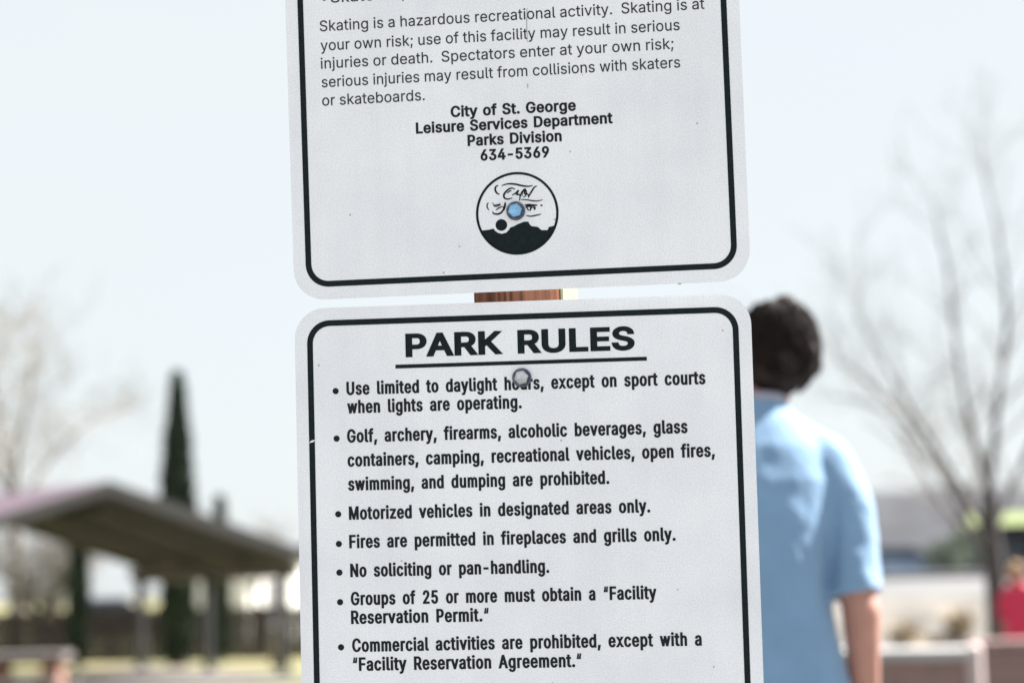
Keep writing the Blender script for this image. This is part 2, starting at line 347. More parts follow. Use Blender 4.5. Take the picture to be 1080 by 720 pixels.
# ------------------------------------------------------------------ lettering (glyph outlines, units per 1000)
GLYPHS = {
 ',': (188, "38,-119 68,71 137,71 84,-119"),
 '-': (453, "337,244 337,188 114,188 114,244"),
 '.': (188, "95,-4 83,-3 73,1 63,9 55,18 51,29 50,41 51,53 55,64 63,73 73,81 83,85 95,87 107,85 118,81 128,73 135,64 140,53 141,41 140,29 135,18 128,9 118,1 107,-3"),
 '2': (453, "64,0 64,47 234,229 252,248 268,266 282,282 294,298 303,312 311,327 316,341 319,356 320,371 319,389 315,405 308,419 298,431 287,441 273,449 258,455 241,458 224,460 205,458 188,454 172,447 159,438 148,427 139,413 132,398 128,381 127,362 66,362 68,391 75,418 86,442 102,464 121,482 143,496 168,507 196,513 225,516 254,513 281,507 306,497 328,482 346,465 361,445 372,423 379,398 381,372 380,354 377,336 371,318 363,299 351,280 336,259 317,235 294,209 267,180 153,60 153,57 389,57 389,0"),
 '3': (453, "218,-7 188,-5 159,1 133,10 108,22 88,38 70,57 57,79 48,104 44,132 109,132 112,115 118,100 126,87 137,76 150,66 165,59 182,54 200,51 219,50 239,51 258,55 275,61 291,69 304,80 315,93 323,108 328,125 329,145 328,163 323,180 316,196 306,211 292,223 275,234 254,241 229,246 201,248 157,248 157,299 288,448 288,452 70,452 70,509 372,509 372,461 211,278 211,289 247,290 279,286 308,276 333,262 354,244 371,222 383,198 391,173 393,145 390,116 383,90 370,66 354,45 333,27 309,12 281,2 251,-5"),
 '4': (453, "40,105 40,158 247,509 311,509 109,166 109,163 413,163 413,105|282,0 282,121 282,146 282,318 343,318 343,0"),
 '5': (453, "221,-7 192,-5 165,1 140,11 118,25 99,41 83,60 71,82 63,105 60,130 122,130 125,115 130,102 138,89 148,78 160,68 173,60 188,54 204,51 221,50 241,51 259,56 276,64 291,75 304,89 314,104 322,122 326,141 328,162 326,183 321,203 314,221 303,237 290,251 275,262 257,270 238,275 218,277 201,276 184,273 167,268 152,262 139,255 128,246 67,253 96,509 366,509 366,452 151,452 134,301 136,301 148,311 162,318 178,325 194,330 212,333 229,334 252,332 274,328 294,321 313,311 330,299 345,285 358,269 370,251 379,231 386,210 390,187 391,163 388,132 381,102 369,76 352,52 332,32 309,15 282,3 253,-4"),
 '6': (453, "226,-7 196,-4 168,3 142,15 119,31 100,51 84,74 73,101 66,130 64,162 65,187 71,212 80,239 93,268 112,302 137,340 252,509 322,509 151,261 145,261 151,270 157,279 165,288 174,295 184,302 196,307 208,311 221,313 235,314 265,312 291,305 316,295 337,280 355,262 370,240 380,215 387,187 389,157 387,127 379,98 368,73 352,50 333,30 310,14 284,3 257,-4|226,48 245,50 263,55 279,63 293,73 304,86 314,101 322,119 326,137 327,157 326,178 322,196 314,213 304,228 293,241 279,251 263,259 245,264 226,265 207,264 190,259 174,252 160,241 148,229 138,214 131,197 126,179 125,158 126,138 131,119 138,102 148,86 160,73 174,63 190,55 207,50"),
 '9': (453, "226,516 256,513 285,506 310,494 333,478 352,458 368,434 380,408 387,378 389,347 387,322 382,296 373,270 359,240 340,207 315,168 200,0 130,0 301,248 307,248 302,238 295,229 287,221 278,214 268,207 257,202 245,198 232,195 218,195 188,197 161,203 137,214 116,229 98,247 83,269 72,294 66,321 64,352 66,382 73,411 85,436 101,459 120,479 143,494 168,506 196,513|226,460 207,459 190,454 174,446 160,435 148,423 138,407 131,390 127,372 125,352 127,331 131,313 138,295 148,280 160,268 174,257 190,250 207,245 226,243 245,245 263,249 279,257 293,267 305,280 314,295 322,312 326,330 327,350 326,371 322,390 314,407 305,422 293,435 279,446 263,454 245,459"),
 ';': (188, "38,-119 68,71 137,71 84,-119|103,271 92,272 81,277 71,284 64,294 59,304 58,316 59,328 64,339 71,349 81,356 92,360 103,362 116,360 126,356 136,349 143,339 148,328 149,316 148,304 143,294 136,284 126,277 116,272"),
 'A': (480, "16,0 201,509 276,509 463,0 395,0 287,302 280,323 272,346 264,372 255,402 244,438 232,478 245,478 233,437 222,402 213,371 204,345 197,322 191,302 85,0|110,142 110,199 370,199 370,142"),
 'C': (510, "267,-7 225,-3 186,7 150,25 119,49 92,79 70,115 53,157 44,203 40,254 44,305 53,352 70,393 92,429 119,459 150,484 186,501 225,512 267,516 293,514 317,511 340,504 362,496 383,485 402,471 419,456 435,438 448,418 459,397 467,373 473,348 408,348 404,365 397,380 389,395 380,407 369,418 357,428 344,437 330,444 315,449 300,453 284,455 267,456 237,453 209,445 184,432 161,414 141,391 125,364 113,332 106,295 103,254 106,213 113,177 125,145 141,117 161,94 184,76 210,63 237,56 267,53 284,54 300,56 315,60 330,65 344,72 357,81 369,90 380,102 389,114 397,128 404,144 408,160 473,160 467,135 459,112 448,91 435,71 420,53 402,38 383,24 363,13 341,5 317,-2 293,-6"),
 'D': (502, "219,0 96,0 96,57 215,57 254,60 288,68 318,81 343,99 363,122 379,149 390,181 397,216 399,255 397,294 390,329 379,361 364,388 344,410 320,428 291,441 258,449 221,452 93,452 93,509 225,509 273,505 315,495 353,478 385,455 412,426 433,391 449,351 458,306 462,255 458,205 449,159 433,119 411,83 384,54 351,31 312,14 268,3|125,509 125,0 60,0 60,509"),
 'E': (419, "60,0 60,509 372,509 372,452 125,452 125,286 355,286 355,229 125,229 125,57 375,57 375,0"),
 'F': (410, "60,0 60,509 369,509 369,452 125,452 125,278 346,278 346,221 125,221 125,0"),
 'G': (520, "269,-7 225,-3 185,7 149,25 118,49 91,79 69,116 53,157 43,203 40,254 43,305 53,352 69,393 91,429 117,459 149,484 184,501 223,512 265,516 291,514 316,510 340,504 363,494 384,483 403,469 421,453 436,436 449,416 460,395 468,373 474,349 408,349 402,365 395,379 387,393 378,406 368,417 356,427 344,436 330,443 315,448 300,453 283,455 265,456 236,453 209,445 183,432 160,414 141,392 125,364 113,332 106,295 103,254 106,213 113,177 125,145 141,117 161,95 184,76 210,63 238,56 269,53 296,55 322,61 345,71 365,85 382,102 396,123 407,147 413,173 415,202 434,199 283,199 283,256 478,256 478,200 475,160 466,124 451,91 431,62 406,38 377,19 344,5 308,-4"),
 'K': (467, "104,145 104,216 116,231 128,246 139,261 151,275 162,289 174,303 187,317 199,331 212,344 364,509 448,509 231,276 228,276|60,0 60,509 125,509 125,334 124,225 125,193 125,0|372,0 188,259 228,309 449,0"),
 'L': (393, "60,0 60,509 125,509 125,57 361,57 361,0"),
 'M': (628, "60,0 60,509 152,509 277,187 287,159 299,123 311,84 322,49 307,49 318,83 330,121 342,158 352,187 476,509 568,509 568,0 504,0 504,291 504,327 505,369 506,413 507,457 513,457 508,441 503,425 498,409 482,363 467,322 456,291 342,0 286,0 170,291 159,321 145,361 129,408 112,457 119,457 120,416 121,372 122,328 122,291 122,0"),
 'N': (523, "60,0 60,509 136,509 343,183 349,174 355,163 363,151 371,137 379,122 388,107 396,90 405,73 414,55 405,54 403,72 402,90 401,108 400,126 399,142 399,157 399,195 399,509 463,509 463,0 387,0 202,290 177,331 168,346 159,363 148,381 108,452 119,454 122,384 124,328 125,291 125,0"),
 'P': (445, "60,0 60,509 235,509 272,506 305,499 332,487 356,471 375,452 390,430 400,404 407,377 409,348 407,318 400,291 390,265 375,243 356,223 332,207 305,195 272,188 235,186 109,186 109,242 233,242 257,244 279,248 297,256 312,266 324,279 333,294 339,310 343,328 344,348 343,367 339,385 333,402 324,416 312,428 297,439 279,446 257,451 232,452 125,452 125,0"),
 'R': (449, "60,0 60,509 236,509 273,506 305,500 333,489 356,473 376,455 390,433 401,408 407,381 409,352 407,323 401,296 390,271 376,250 356,232 333,217 305,206 273,200 236,198 96,198 96,255 234,255 258,256 280,260 298,267 313,276 325,287 334,300 340,316 344,333 345,352 344,371 340,389 334,405 325,419 313,430 298,440 279,446 258,451 233,452 125,452 125,0|353,0 230,229 303,229 428,0"),
 'S': (447, "224,-9 188,-7 156,-1 128,9 102,23 81,40 64,60 51,83 42,109 38,137 104,137 108,118 114,102 123,88 136,76 150,66 166,59 185,53 204,50 224,49 246,50 267,54 286,60 303,69 317,79 329,92 338,106 344,122 346,139 344,154 340,168 332,179 322,189 310,197 296,205 280,211 263,217 245,222 184,239 145,253 112,269 86,289 67,313 56,341 52,372 54,400 62,425 75,448 92,468 113,484 138,498 165,508 195,514 227,516 259,514 289,508 316,498 340,484 360,468 377,449 390,427 398,403 401,378 337,378 332,402 320,421 302,437 280,449 254,456 225,459 204,457 185,454 167,448 152,440 139,430 129,418 121,405 117,391 115,376 117,359 122,345 131,334 142,324 155,315 169,308 184,302 198,297 212,293 264,279 279,275 295,270 312,264 328,256 344,248 359,238 372,226 384,213 395,198 402,180 407,161 408,139 406,112 399,87 386,64 370,43 349,25 323,11 294,0 261,-7"),
 'U': (517, "259,-8 220,-6 186,2 154,15 126,33 103,55 85,80 71,108 63,140 60,173 60,509 124,509 124,178 126,155 132,133 141,113 153,95 169,80 187,68 208,59 232,53 259,52 285,53 309,59 331,68 349,80 364,95 377,113 385,133 391,155 393,178 393,509 457,509 457,173 454,140 446,108 433,80 414,55 391,33 363,15 332,2 297,-6"),
 'a': (389, "160,-9 137,-7 115,-3 94,5 76,15 60,29 48,45 38,63 32,84 30,108 32,128 36,146 43,161 53,174 64,184 78,193 92,200 108,206 125,211 143,214 161,217 178,220 234,227 247,229 257,231 265,235 271,240 274,246 276,255 276,257 275,272 272,285 267,297 260,307 251,315 240,322 227,327 212,330 196,331 178,330 163,327 149,322 137,316 127,309 118,301 110,292 104,283 100,274 41,291 51,313 64,331 79,346 95,358 114,368 133,375 153,380 173,383 194,384 208,384 223,382 239,379 255,375 271,369 286,360 300,350 312,336 322,320 330,301 335,278 337,251 337,0 277,0 277,52 272,52 267,43 260,34 252,25 242,16 229,8 215,1 199,-4 181,-7|170,45 192,47 211,51 228,59 242,68 254,80 263,93 270,108 274,122 276,138 276,190 272,187 267,184 259,182 251,180 241,178 231,176 200,171 175,168 161,166 147,163 134,159 122,153 112,147 103,139 97,130 93,118 92,105 93,93 96,82 102,72 109,64 119,57 130,52 142,48 156,46"),
 'b': (424, "229,-8 208,-7 189,-3 172,4 159,12 147,21 138,31 130,41 123,50 118,59 112,59 112,0 53,0 53,509 114,509 114,319 118,319 123,327 130,336 137,346 147,355 158,364 171,373 188,379 207,383 229,384 259,382 287,374 313,361 335,342 354,320 370,293 381,261 388,227 390,189 388,151 381,116 370,84 355,57 336,34 313,16 288,3 260,-6|220,47 242,49 262,55 279,66 294,80 306,97 316,117 323,139 327,163 328,189 327,215 323,239 316,261 307,281 295,298 280,311 262,322 243,328 220,330 198,328 178,322 161,312 147,299 134,282 125,263 118,241 114,216 113,189 114,162 118,138 125,115 135,95 147,78 162,65 179,55 198,49"),
 'c': (396, "207,-8 174,-5 144,3 117,16 93,35 72,58 56,85 44,116 37,150 34,187 37,225 44,260 56,291 72,318 93,341 117,360 144,374 174,382 207,384 226,384 243,381 260,377 276,371 291,364 305,356 318,346 330,335 340,322 349,308 356,293 362,277 303,262 300,272 295,281 290,289 284,297 278,304 270,311 261,316 252,321 242,325 231,328 220,329 207,330 184,328 163,321 145,310 130,296 118,278 108,258 102,236 98,212 96,187 98,163 102,139 108,117 118,97 130,80 145,66 163,55 184,49 207,46 220,47 232,49 243,52 253,55 262,60 271,66 279,73 285,80 292,89 297,98 301,107 304,117 363,102 357,86 350,70 341,56 331,43 319,32 306,21 292,12 277,5 261,-1 244,-5 226,-7"),
 'd': (424, "195,-8 165,-6 137,3 111,16 89,34 70,57 55,84 43,116 36,151 34,189 36,227 43,261 55,293 70,320 89,342 112,361 137,374 165,382 196,384 218,383 237,379 253,373 267,364 278,355 287,346 295,336 301,327 306,319 311,319 311,509 372,509 372,0 313,0 313,59 307,59 301,50 295,41 287,31 277,21 266,12 252,4 236,-3 217,-7|205,47 226,49 246,55 263,65 278,78 290,95 299,115 306,138 310,162 312,189 310,216 306,241 300,263 290,282 278,299 263,312 246,322 227,328 205,330 182,328 162,322 145,311 130,298 118,281 108,261 102,239 98,215 96,189 98,163 102,139 109,117 118,97 130,80 145,66 162,55 182,49"),
 'e': (404, "212,-8 177,-5 145,3 117,16 92,35 72,58 56,85 44,116 37,150 34,187 36,224 44,258 55,290 71,317 91,340 115,359 142,373 172,382 205,384 226,383 246,380 266,374 285,366 303,355 319,341 334,324 347,305 357,282 365,256 370,227 371,194 371,169 75,169 75,221 338,221 310,202 308,226 304,248 298,269 288,286 277,301 263,314 246,323 227,328 205,330 183,328 164,323 146,313 131,301 119,286 109,270 102,251 97,231 96,211 96,178 98,151 102,127 110,106 121,88 135,73 151,61 169,53 190,48 212,46 227,47 241,49 254,53 265,58 276,65 285,73 294,82 300,93 306,105 365,91 358,72 348,55 335,39 320,26 302,14 283,4 261,-3 237,-7"),
 'f': (254, "228,379 228,327 6,327 6,379|81,0 81,432 82,452 87,470 96,486 107,499 120,510 135,519 152,525 169,529 187,530 201,530 212,529 222,527 231,525 238,523 243,521 227,468 215,472 209,473 202,474 195,474 178,472 164,468 154,460 147,449 143,435 142,419 142,0"),
 'g': (425, "207,-151 180,-149 156,-146 134,-140 114,-132 97,-122 82,-110 70,-97 59,-84 51,-69 101,-41 107,-49 114,-57 122,-66 131,-74 142,-82 154,-88 169,-93 187,-96 207,-97 236,-95 261,-87 282,-75 298,-58 308,-34 311,-6 311,68 306,68 301,60 294,51 287,41 277,32 266,23 252,16 236,10 217,6 195,5 165,7 138,14 113,27 90,43 71,65 55,90 43,120 36,154 34,191 36,229 43,263 55,293 71,320 90,342 112,361 138,374 166,382 196,384 218,383 237,379 253,373 267,365 279,356 288,346 296,336 302,327 308,319 313,319 313,379 372,379 372,-9 370,-40 363,-67 350,-90 334,-109 314,-124 291,-136 265,-144 237,-149|205,59 227,61 246,66 264,75 278,87 290,103 300,121 307,142 311,166 312,193 311,219 307,242 300,264 291,283 279,299 264,312 247,322 227,328 205,330 182,328 163,322 145,312 130,298 118,282 109,262 102,241 98,218 96,193 98,167 102,144 109,123 118,104 131,88 145,76 163,66 183,61"),
 'h': (410, "114,227 114,0 53,0 53,509 114,509 114,287 102,287 116,319 132,344 152,362 175,374 200,382 227,384 252,383 275,377 295,369 313,356 328,340 341,321 350,298 355,271 357,240 357,0 296,0 296,235 293,263 286,286 273,304 256,318 235,326 210,329 192,328 176,324 161,317 147,308 136,297 126,283 119,266 115,248"),
 'i': (167, "53,0 53,379 114,379 114,0|84,443 73,444 63,448 54,455 47,463 43,472 41,483 43,494 47,504 54,512 63,518 73,522 84,524 95,522 105,518 114,512 121,504 125,494 126,483 125,472 121,463 114,455 105,448 95,444"),
 'j': (167, "53,379 114,379 114,-30 112,-52 108,-72 102,-90 92,-106 80,-119 65,-129 47,-137 27,-141 4,-143 -10,-143 -10,-87 2,-87 18,-85 31,-80 40,-72 47,-61 51,-46 53,-29|83,443 72,444 62,448 53,455 47,463 42,472 41,483 42,494 47,504 53,512 62,518 72,522 83,524 95,522 105,518 114,512 120,504 125,494 126,483 125,472 120,463 114,455 105,448 95,444"),
 'k': (381, "110,137 110,212 121,212 284,379 360,379 184,199 177,199|53,0 53,509 114,509 114,0|294,0 148,186 191,229 372,0"),
 'l': (189, "139,-2 112,0 91,8 74,20 62,37 55,59 53,84 53,509 114,509 114,99 114,83 117,71 120,62 126,57 135,53 146,52 160,53 170,54 181,3 162,-1 154,-2 147,-2"),
 'm': (610, "53,0 53,379 112,379 112,295 108,295 114,314 122,331 132,346 144,358 158,368 172,376 187,382 203,385 219,386 245,383 268,375 287,361 303,342 314,320 321,295 312,295 318,312 326,329 337,343 350,356 364,366 381,375 398,381 417,385 437,386 458,385 478,380 497,372 514,361 529,346 541,328 550,307 555,283 557,255 557,0 496,0 496,254 493,279 485,298 473,313 456,323 438,329 419,330 402,329 387,326 374,320 363,312 353,302 345,290 340,277 336,263 335,247 335,0 274,0 274,260 272,280 265,297 253,311 238,322 220,328 199,330 185,329 171,326 158,320 145,312 135,302 126,289 119,274 115,257 114,238 114,0"),
 'n': (410, "114,227 114,0 53,0 53,379 112,379 112,287 102,287 116,319 132,344 152,362 175,374 200,382 227,384 252,383 275,377 295,369 313,356 328,340 341,321 350,298 355,271 357,240 357,0 296,0 296,235 293,263 286,286 273,304 256,318 235,326 210,329 192,328 176,324 161,317 147,308 136,297 126,283 119,266 115,248"),
 'o': (415, "207,-8 174,-5 144,3 117,16 93,35 72,58 56,85 44,116 37,150 34,187 37,225 44,260 56,291 72,318 93,341 117,360 144,374 174,382 207,384 241,382 271,374 299,360 323,341 343,318 359,291 371,260 379,225 381,187 379,150 371,116 359,85 343,58 323,35 299,16 271,3 241,-5|207,46 231,49 252,55 270,66 285,80 298,97 307,117 314,139 318,163 319,187 318,212 314,236 307,258 298,278 285,296 270,310 252,321 231,328 207,330 184,328 163,321 145,310 130,296 118,278 108,258 102,236 98,212 96,187 98,163 102,139 108,117 118,97 130,80 145,66 163,55 184,49"),
 'p': (424, "53,-143 53,379 112,379 112,319 118,319 123,327 130,336 137,346 147,355 158,364 171,373 188,379 207,383 229,384 259,382 287,374 313,361 335,342 354,320 370,293 381,261 388,227 390,189 388,151 381,116 370,84 355,57 336,34 313,16 288,3 260,-6 229,-8 208,-7 189,-3 173,4 159,12 147,21 138,31 130,41 124,50 118,59 114,59 114,-143|220,47 242,49 262,55 279,66 294,80 306,97 316,117 323,139 327,163 328,189 327,215 323,239 316,261 307,281 295,298 280,311 262,322 243,328 220,330 198,328 178,322 161,312 147,299 134,282 125,263 118,241 114,216 113,189 114,162 118,138 125,115 135,95 147,78 162,65 179,55 198,49"),
 'q': (424, "372,-143 311,-143 311,59 306,59 301,50 295,41 287,31 277,21 266,12 252,4 236,-3 217,-7 195,-8 165,-6 137,3 111,16 89,34 70,57 55,84 43,116 36,151 34,189 36,227 43,261 55,293 70,320 89,342 112,361 137,374 165,382 196,384 218,383 237,379 253,373 267,364 278,355 287,346 295,336 301,327 307,319 313,319 313,379 372,379|205,47 226,49 246,55 263,65 278,78 290,95 299,115 306,138 310,162 312,189 310,216 306,241 300,263 290,282 278,299 263,312 246,322 227,328 205,330 182,328 162,322 145,311 130,298 118,281 108,261 102,239 98,215 96,189 98,163 102,139 109,117 118,97 130,80 145,66 162,55 182,49"),
 'r': (259, "53,0 53,379 112,379 112,321 115,321 124,339 137,354 152,367 171,377 191,383 213,385 229,384 243,384 243,322 230,324 223,325 215,326 207,326 190,324 174,321 159,315 146,306 135,296 126,284 119,269 115,254 114,237 114,0"),
 's': (365, "182,-8 157,-7 133,-3 112,3 93,12 76,24 62,38 50,54 41,73 36,94 94,107 101,87 111,72 124,60 141,52 160,47 181,45 206,47 227,53 244,62 258,74 265,88 268,103 266,115 262,126 254,136 243,144 229,150 212,155 149,170 118,180 92,192 72,208 58,227 50,249 47,274 49,295 55,314 65,332 79,347 95,360 115,370 137,378 161,383 187,384 212,383 234,379 254,372 271,363 286,352 299,339 309,324 318,308 324,290 268,277 262,291 254,304 243,316 228,325 210,331 187,333 166,331 147,326 131,317 119,305 111,292 109,277 110,264 115,253 124,243 136,235 152,229 172,223 229,209 261,200 287,187 306,171 320,153 328,131 331,107 329,85 323,65 312,47 298,31 281,18 260,6 236,-2 210,-7"),
 't': (227, "204,379 204,327 6,327 6,379|65,471 126,471 126,98 127,83 130,70 136,61 144,55 156,51 170,50 185,51 202,54 213,2 207,0 200,-2 192,-3 184,-3 176,-4 168,-4 138,-1 113,7 92,21 77,41 68,64 65,93"),
 'u': (410, "182,-5 158,-3 135,2 115,11 97,23 82,39 69,59 60,82 54,109 53,139 53,379 114,379 114,144 116,117 124,94 137,75 154,61 175,53 200,50 218,51 234,55 249,62 263,71 274,83 283,97 290,113 295,132 296,153 296,379 357,379 357,0 298,0 298,92 307,92 294,60 277,35 257,17 234,5 209,-3"),
 'v': (389, "163,0 17,379 84,379 165,155 173,132 180,110 187,87 193,64 199,42 206,21 184,21 191,42 197,64 203,87 209,110 216,132 224,155 305,379 371,379 226,0"),
 'w': (567, "138,0 23,379 87,379 133,214 140,190 147,164 154,137 161,107 168,75 175,41 165,41 172,74 179,105 186,135 192,163 199,189 206,214 252,379 316,379 362,214 368,189 375,163 382,136 388,106 395,75 402,41 391,41 399,75 406,106 413,135 420,163 427,189 434,214 480,379 545,379 429,0 368,0 319,172 305,225 300,243 295,262 291,280 277,338 291,338 277,280 263,225 258,207 253,189 248,172 199,0"),
 'x': (379, "21,0 171,218 171,171 29,379 100,379 147,306 159,287 170,270 179,253 188,237 198,221 207,206 175,206 185,221 194,237 202,253 211,270 222,287 233,306 282,379 352,379 209,169 209,214 358,0 287,0 231,85 219,103 209,120 200,136 191,152 182,167 173,182 205,182 195,167 187,152 178,136 170,120 160,103 148,85 91,0"),
 'y': (389, "47,-139 61,-86 71,-87 83,-89 94,-90 104,-89 113,-86 122,-81 130,-74 138,-64 145,-51 151,-36 163,-1 17,379 84,379 165,155 173,132 180,109 187,87 193,64 199,42 206,21 184,21 190,42 196,64 202,87 209,110 216,132 224,155 305,379 371,379 204,-58 196,-77 187,-93 177,-107 165,-119 153,-128 139,-136 125,-141 109,-144 91,-145 82,-145 73,-144 65,-143 57,-142 52,-140"),
 'z': (380, "42,0 42,46 254,320 254,323 48,323 48,379 333,379 333,331 126,60 126,56 339,56 339,0"),
 '“': (300, "52,318 104,509 151,509 121,318|175,318 228,509 274,509 244,318"),
}

SPACE = 190

def glyph_polys(ch):
    adv, s = GLYPHS[ch]
    return adv, [[tuple(map(float, q.split(','))) for q in p.split(' ')] for p in s.split('|')]

def fatten(p, ex, ey):
    """move an outline outwards by ex across and ey up (outer loops run clockwise)"""
    n = len(p); res = []
    for i in range(n):
        a, b, c = p[i - 1], p[i], p[(i + 1) % n]
        def nrm(u, v):
            dx, dy = v[0] - u[0], v[1] - u[1]
            l = math.hypot(dx, dy) or 1
            return (-dy / l, dx / l)
        n1, n2 = nrm(a, b), nrm(b, c)
        mxv = (n1[0] + n2[0], n1[1] + n2[1]); d = 1 + n1[0] * n2[0] + n1[1] * n2[1]
        d = max(d, 0.45)
        res.append((b[0] + ex * mxv[0] / d, b[1] + ey * mxv[1] / d))
    return res

def layout(text, u0, u1, v, cap, ex, ey, track, space):
    """polygons (mm) of one line of writing whose ink runs from u0 to u1 on the baseline v"""
    k = (cap - 2 * ey) / 509.0
    info = []; fixed = 0.0; var = 0.0
    chars = list(text)
    for i, ch in enumerate(chars):
        if ch == ' ':
            fixed += space; continue
        adv, ps = glyph_polys(ch)
        var += adv
        if i < len(chars) - 1: fixed += track
    lsb = min(x for p in glyph_polys(chars[0])[1] for x, y in p)
    last_adv, last = glyph_polys(chars[-1]); rsb = last_adv - max(x for p in last for x, y in p)
    sx = ((u1 - u0) - 2 * ex - fixed) / (var - lsb - rsb)
    x = u0 + ex - lsb * sx
    polys = []
    for ch in chars:
        if ch == ' ': x += space; continue
        adv, ps = glyph_polys(ch)
        qx = ex * (0.5 if ch == '\u201c' else 1)
        polys.append([fatten([(x + a * sx, v + ey + b * k) for a, b in p], qx, ey) for p in ps])
        x += adv * sx + track
    return polys

def inside(polys, P):
    """non-zero winding of points P inside the outlines"""
    w = np.zeros(len(P), int)
    for p in polys:
        A = np.array(p, float); B = np.roll(A, -1, 0)
        x, y = P[:, 0:1], P[:, 1:2]
        cr = (B[:, 0] - A[:, 0]) * (y - A[:, 1]) - (x - A[:, 0]) * (B[:, 1] - A[:, 1])
        w += ((A[:, 1] <= y) & (B[:, 1] > y) & (cr > 0)).sum(1) - ((A[:, 1] > y) & (B[:, 1] <= y) & (cr < 0)).sum(1)
    return w != 0

def flat_fill(name, groups, m, parent, front=0.0003, back=0.0002):
    """fill flat outlines (mm, on the face of a sign) as thin vinyl; a group is one glyph or shape: its outlines, holes running the other way"""
    V, Fc = [], []
    for polys in groups:
        vs, es = [], []
        for p in polys:
            k = len(vs); vs += [Vector((a, b)) for a, b in p]
            es += [(k + t, k + (t + 1) % len(p)) for t in range(len(p))]
        ov, _, of, *_r = delaunay_2d_cdt(vs, es, [], 0, 1e-4)
        if not of: continue
        C = np.array([(ov[f[0]] + ov[f[1]] + ov[f[2]]) / 3 for f in of])
        keep = [f for f, q in zip(of, inside(polys, C)) if q]
        seen = {}
        base = len(V)
        V += [(q.x / 1000, -front, q.y / 1000) for q in ov]
        nb = len(V); V += [(q.x / 1000, back, q.y / 1000) for q in ov]
        for f in keep:
            a, b, c = f
            if (ov[b] - ov[a]).cross(ov[c] - ov[a]) < 0: f = (a, c, b)
            Fc.append(tuple(base + t for t in f))
            for t in range(3):
                e = (f[t], f[(t + 1) % 3]); seen[e] = 1
        for (a, b) in list(seen):
            if (b, a) not in seen: Fc.append((base + b, base + a, nb + a, nb + b))
    me = bpy.data.meshes.new(name); me.from_pydata(V, [], Fc); me.update()
    bm_ = bmesh.new(); bm_.from_mesh(me)
    bmesh.ops.delete(bm_, geom=[v for v in bm_.verts if not v.link_faces], context='VERTS'); bm_.to_mesh(me); bm_.free()
    return link_mesh(name, me, m, parent)

def rrect(u0, u1, v0, v1, r, seg=10):
    p = []
    for cx, cy, a0 in ((u1 - r, v1 - r, 0), (u0 + r, v1 - r, 90), (u0 + r, v0 + r, 180), (u1 - r, v0 + r, 270)):
        for i in range(seg + 1):
            a = rad(a0 + 90 * i / seg); p.append((cx + r * math.cos(a), cy + r * math.sin(a)))
    return p

def ring(outer, inner): return [outer, inner[::-1]]
def disc(cx, cy, r, n=40): return [(cx + r * math.cos(2 * math.pi * i / n), cy + r * math.sin(2 * math.pi * i / n)) for i in range(n)]

def ribbon(pts, w, n=10):
    """a pen stroke: smooth line through pts, width tapering at both ends"""
    P = [Vector((a, b, 0)) for a, b in pts]; Q = []
    for i in range(len(P) - 1):
        p0, p1, p2, p3 = P[max(i - 1, 0)], P[i], P[i + 1], P[min(i + 2, len(P) - 1)]
        for j in range(n):
            t = j / n
            Q.append(0.5 * ((2 * p1) + (p2 - p0) * t + (2 * p0 - 5 * p1 + 4 * p2 - p3) * t * t + (3 * p1 - p0 - 3 * p2 + p3) * t ** 3))
    Q.append(P[-1])
    Lp, Rp = [], []
    for i, q in enumerate(Q):
        t = (Q[min(i + 1, len(Q) - 1)] - Q[max(i - 1, 0)]); t.normalize() if t.length else None
        nn = Vector((-t.y, t.x, 0)); s = i / (len(Q) - 1)
        h = w / 2 * (0.35 + 0.65 * math.sin(math.pi * s) ** 0.7)
        Lp.append((q.x + nn.x * h, q.y + nn.y * h)); Rp.append((q.x - nn.x * h, q.y - nn.y * h))
    return Lp + Rp[::-1]

def pose_matrix(yaw, pit, rol, o):
    return Matrix.Translation(o) @ Matrix.Rotation(yaw, 4, 'Z') @ Matrix.Rotation(pit, 4, 'X') @ Matrix.Rotation(rol, 4, 'Y')

def make_sign(label, mw, u0, u1, v0, v1):
    s = bpy.data.objects.new('park_sign', None); COL.objects.link(s); s.empty_display_size = 0.1
    s.matrix_world = mw
    tag(s, label, 'sign', 'park notice signs on the timber post')
    bm = bmesh.new()
    add_prism(bm, [(x / 1000, 0.0, y / 1000) for x, y in rrect(u0, u1, v0, v1, 31, 12)], (0, 0.0022, 0))
    es = [e for e in bm.edges if len(e.link_faces) == 2 and e.calc_face_angle(0) > 1.2]
    bmesh.ops.bevel(bm, geom=es, offset=0.0005, segments=2, affect='EDGES')
    obj('panel', bm, M['sheet'], s)
    i0, i1 = 12.6, 18.4
    flat_fill('border', [ring(rrect(u0 + i0, u1 - i0, v0 + i0, v1 - i0, 23), rrect(u0 + i1, u1 - i1, v0 + i1, v1 - i1, 17.5))], M['black'], s)
    return s

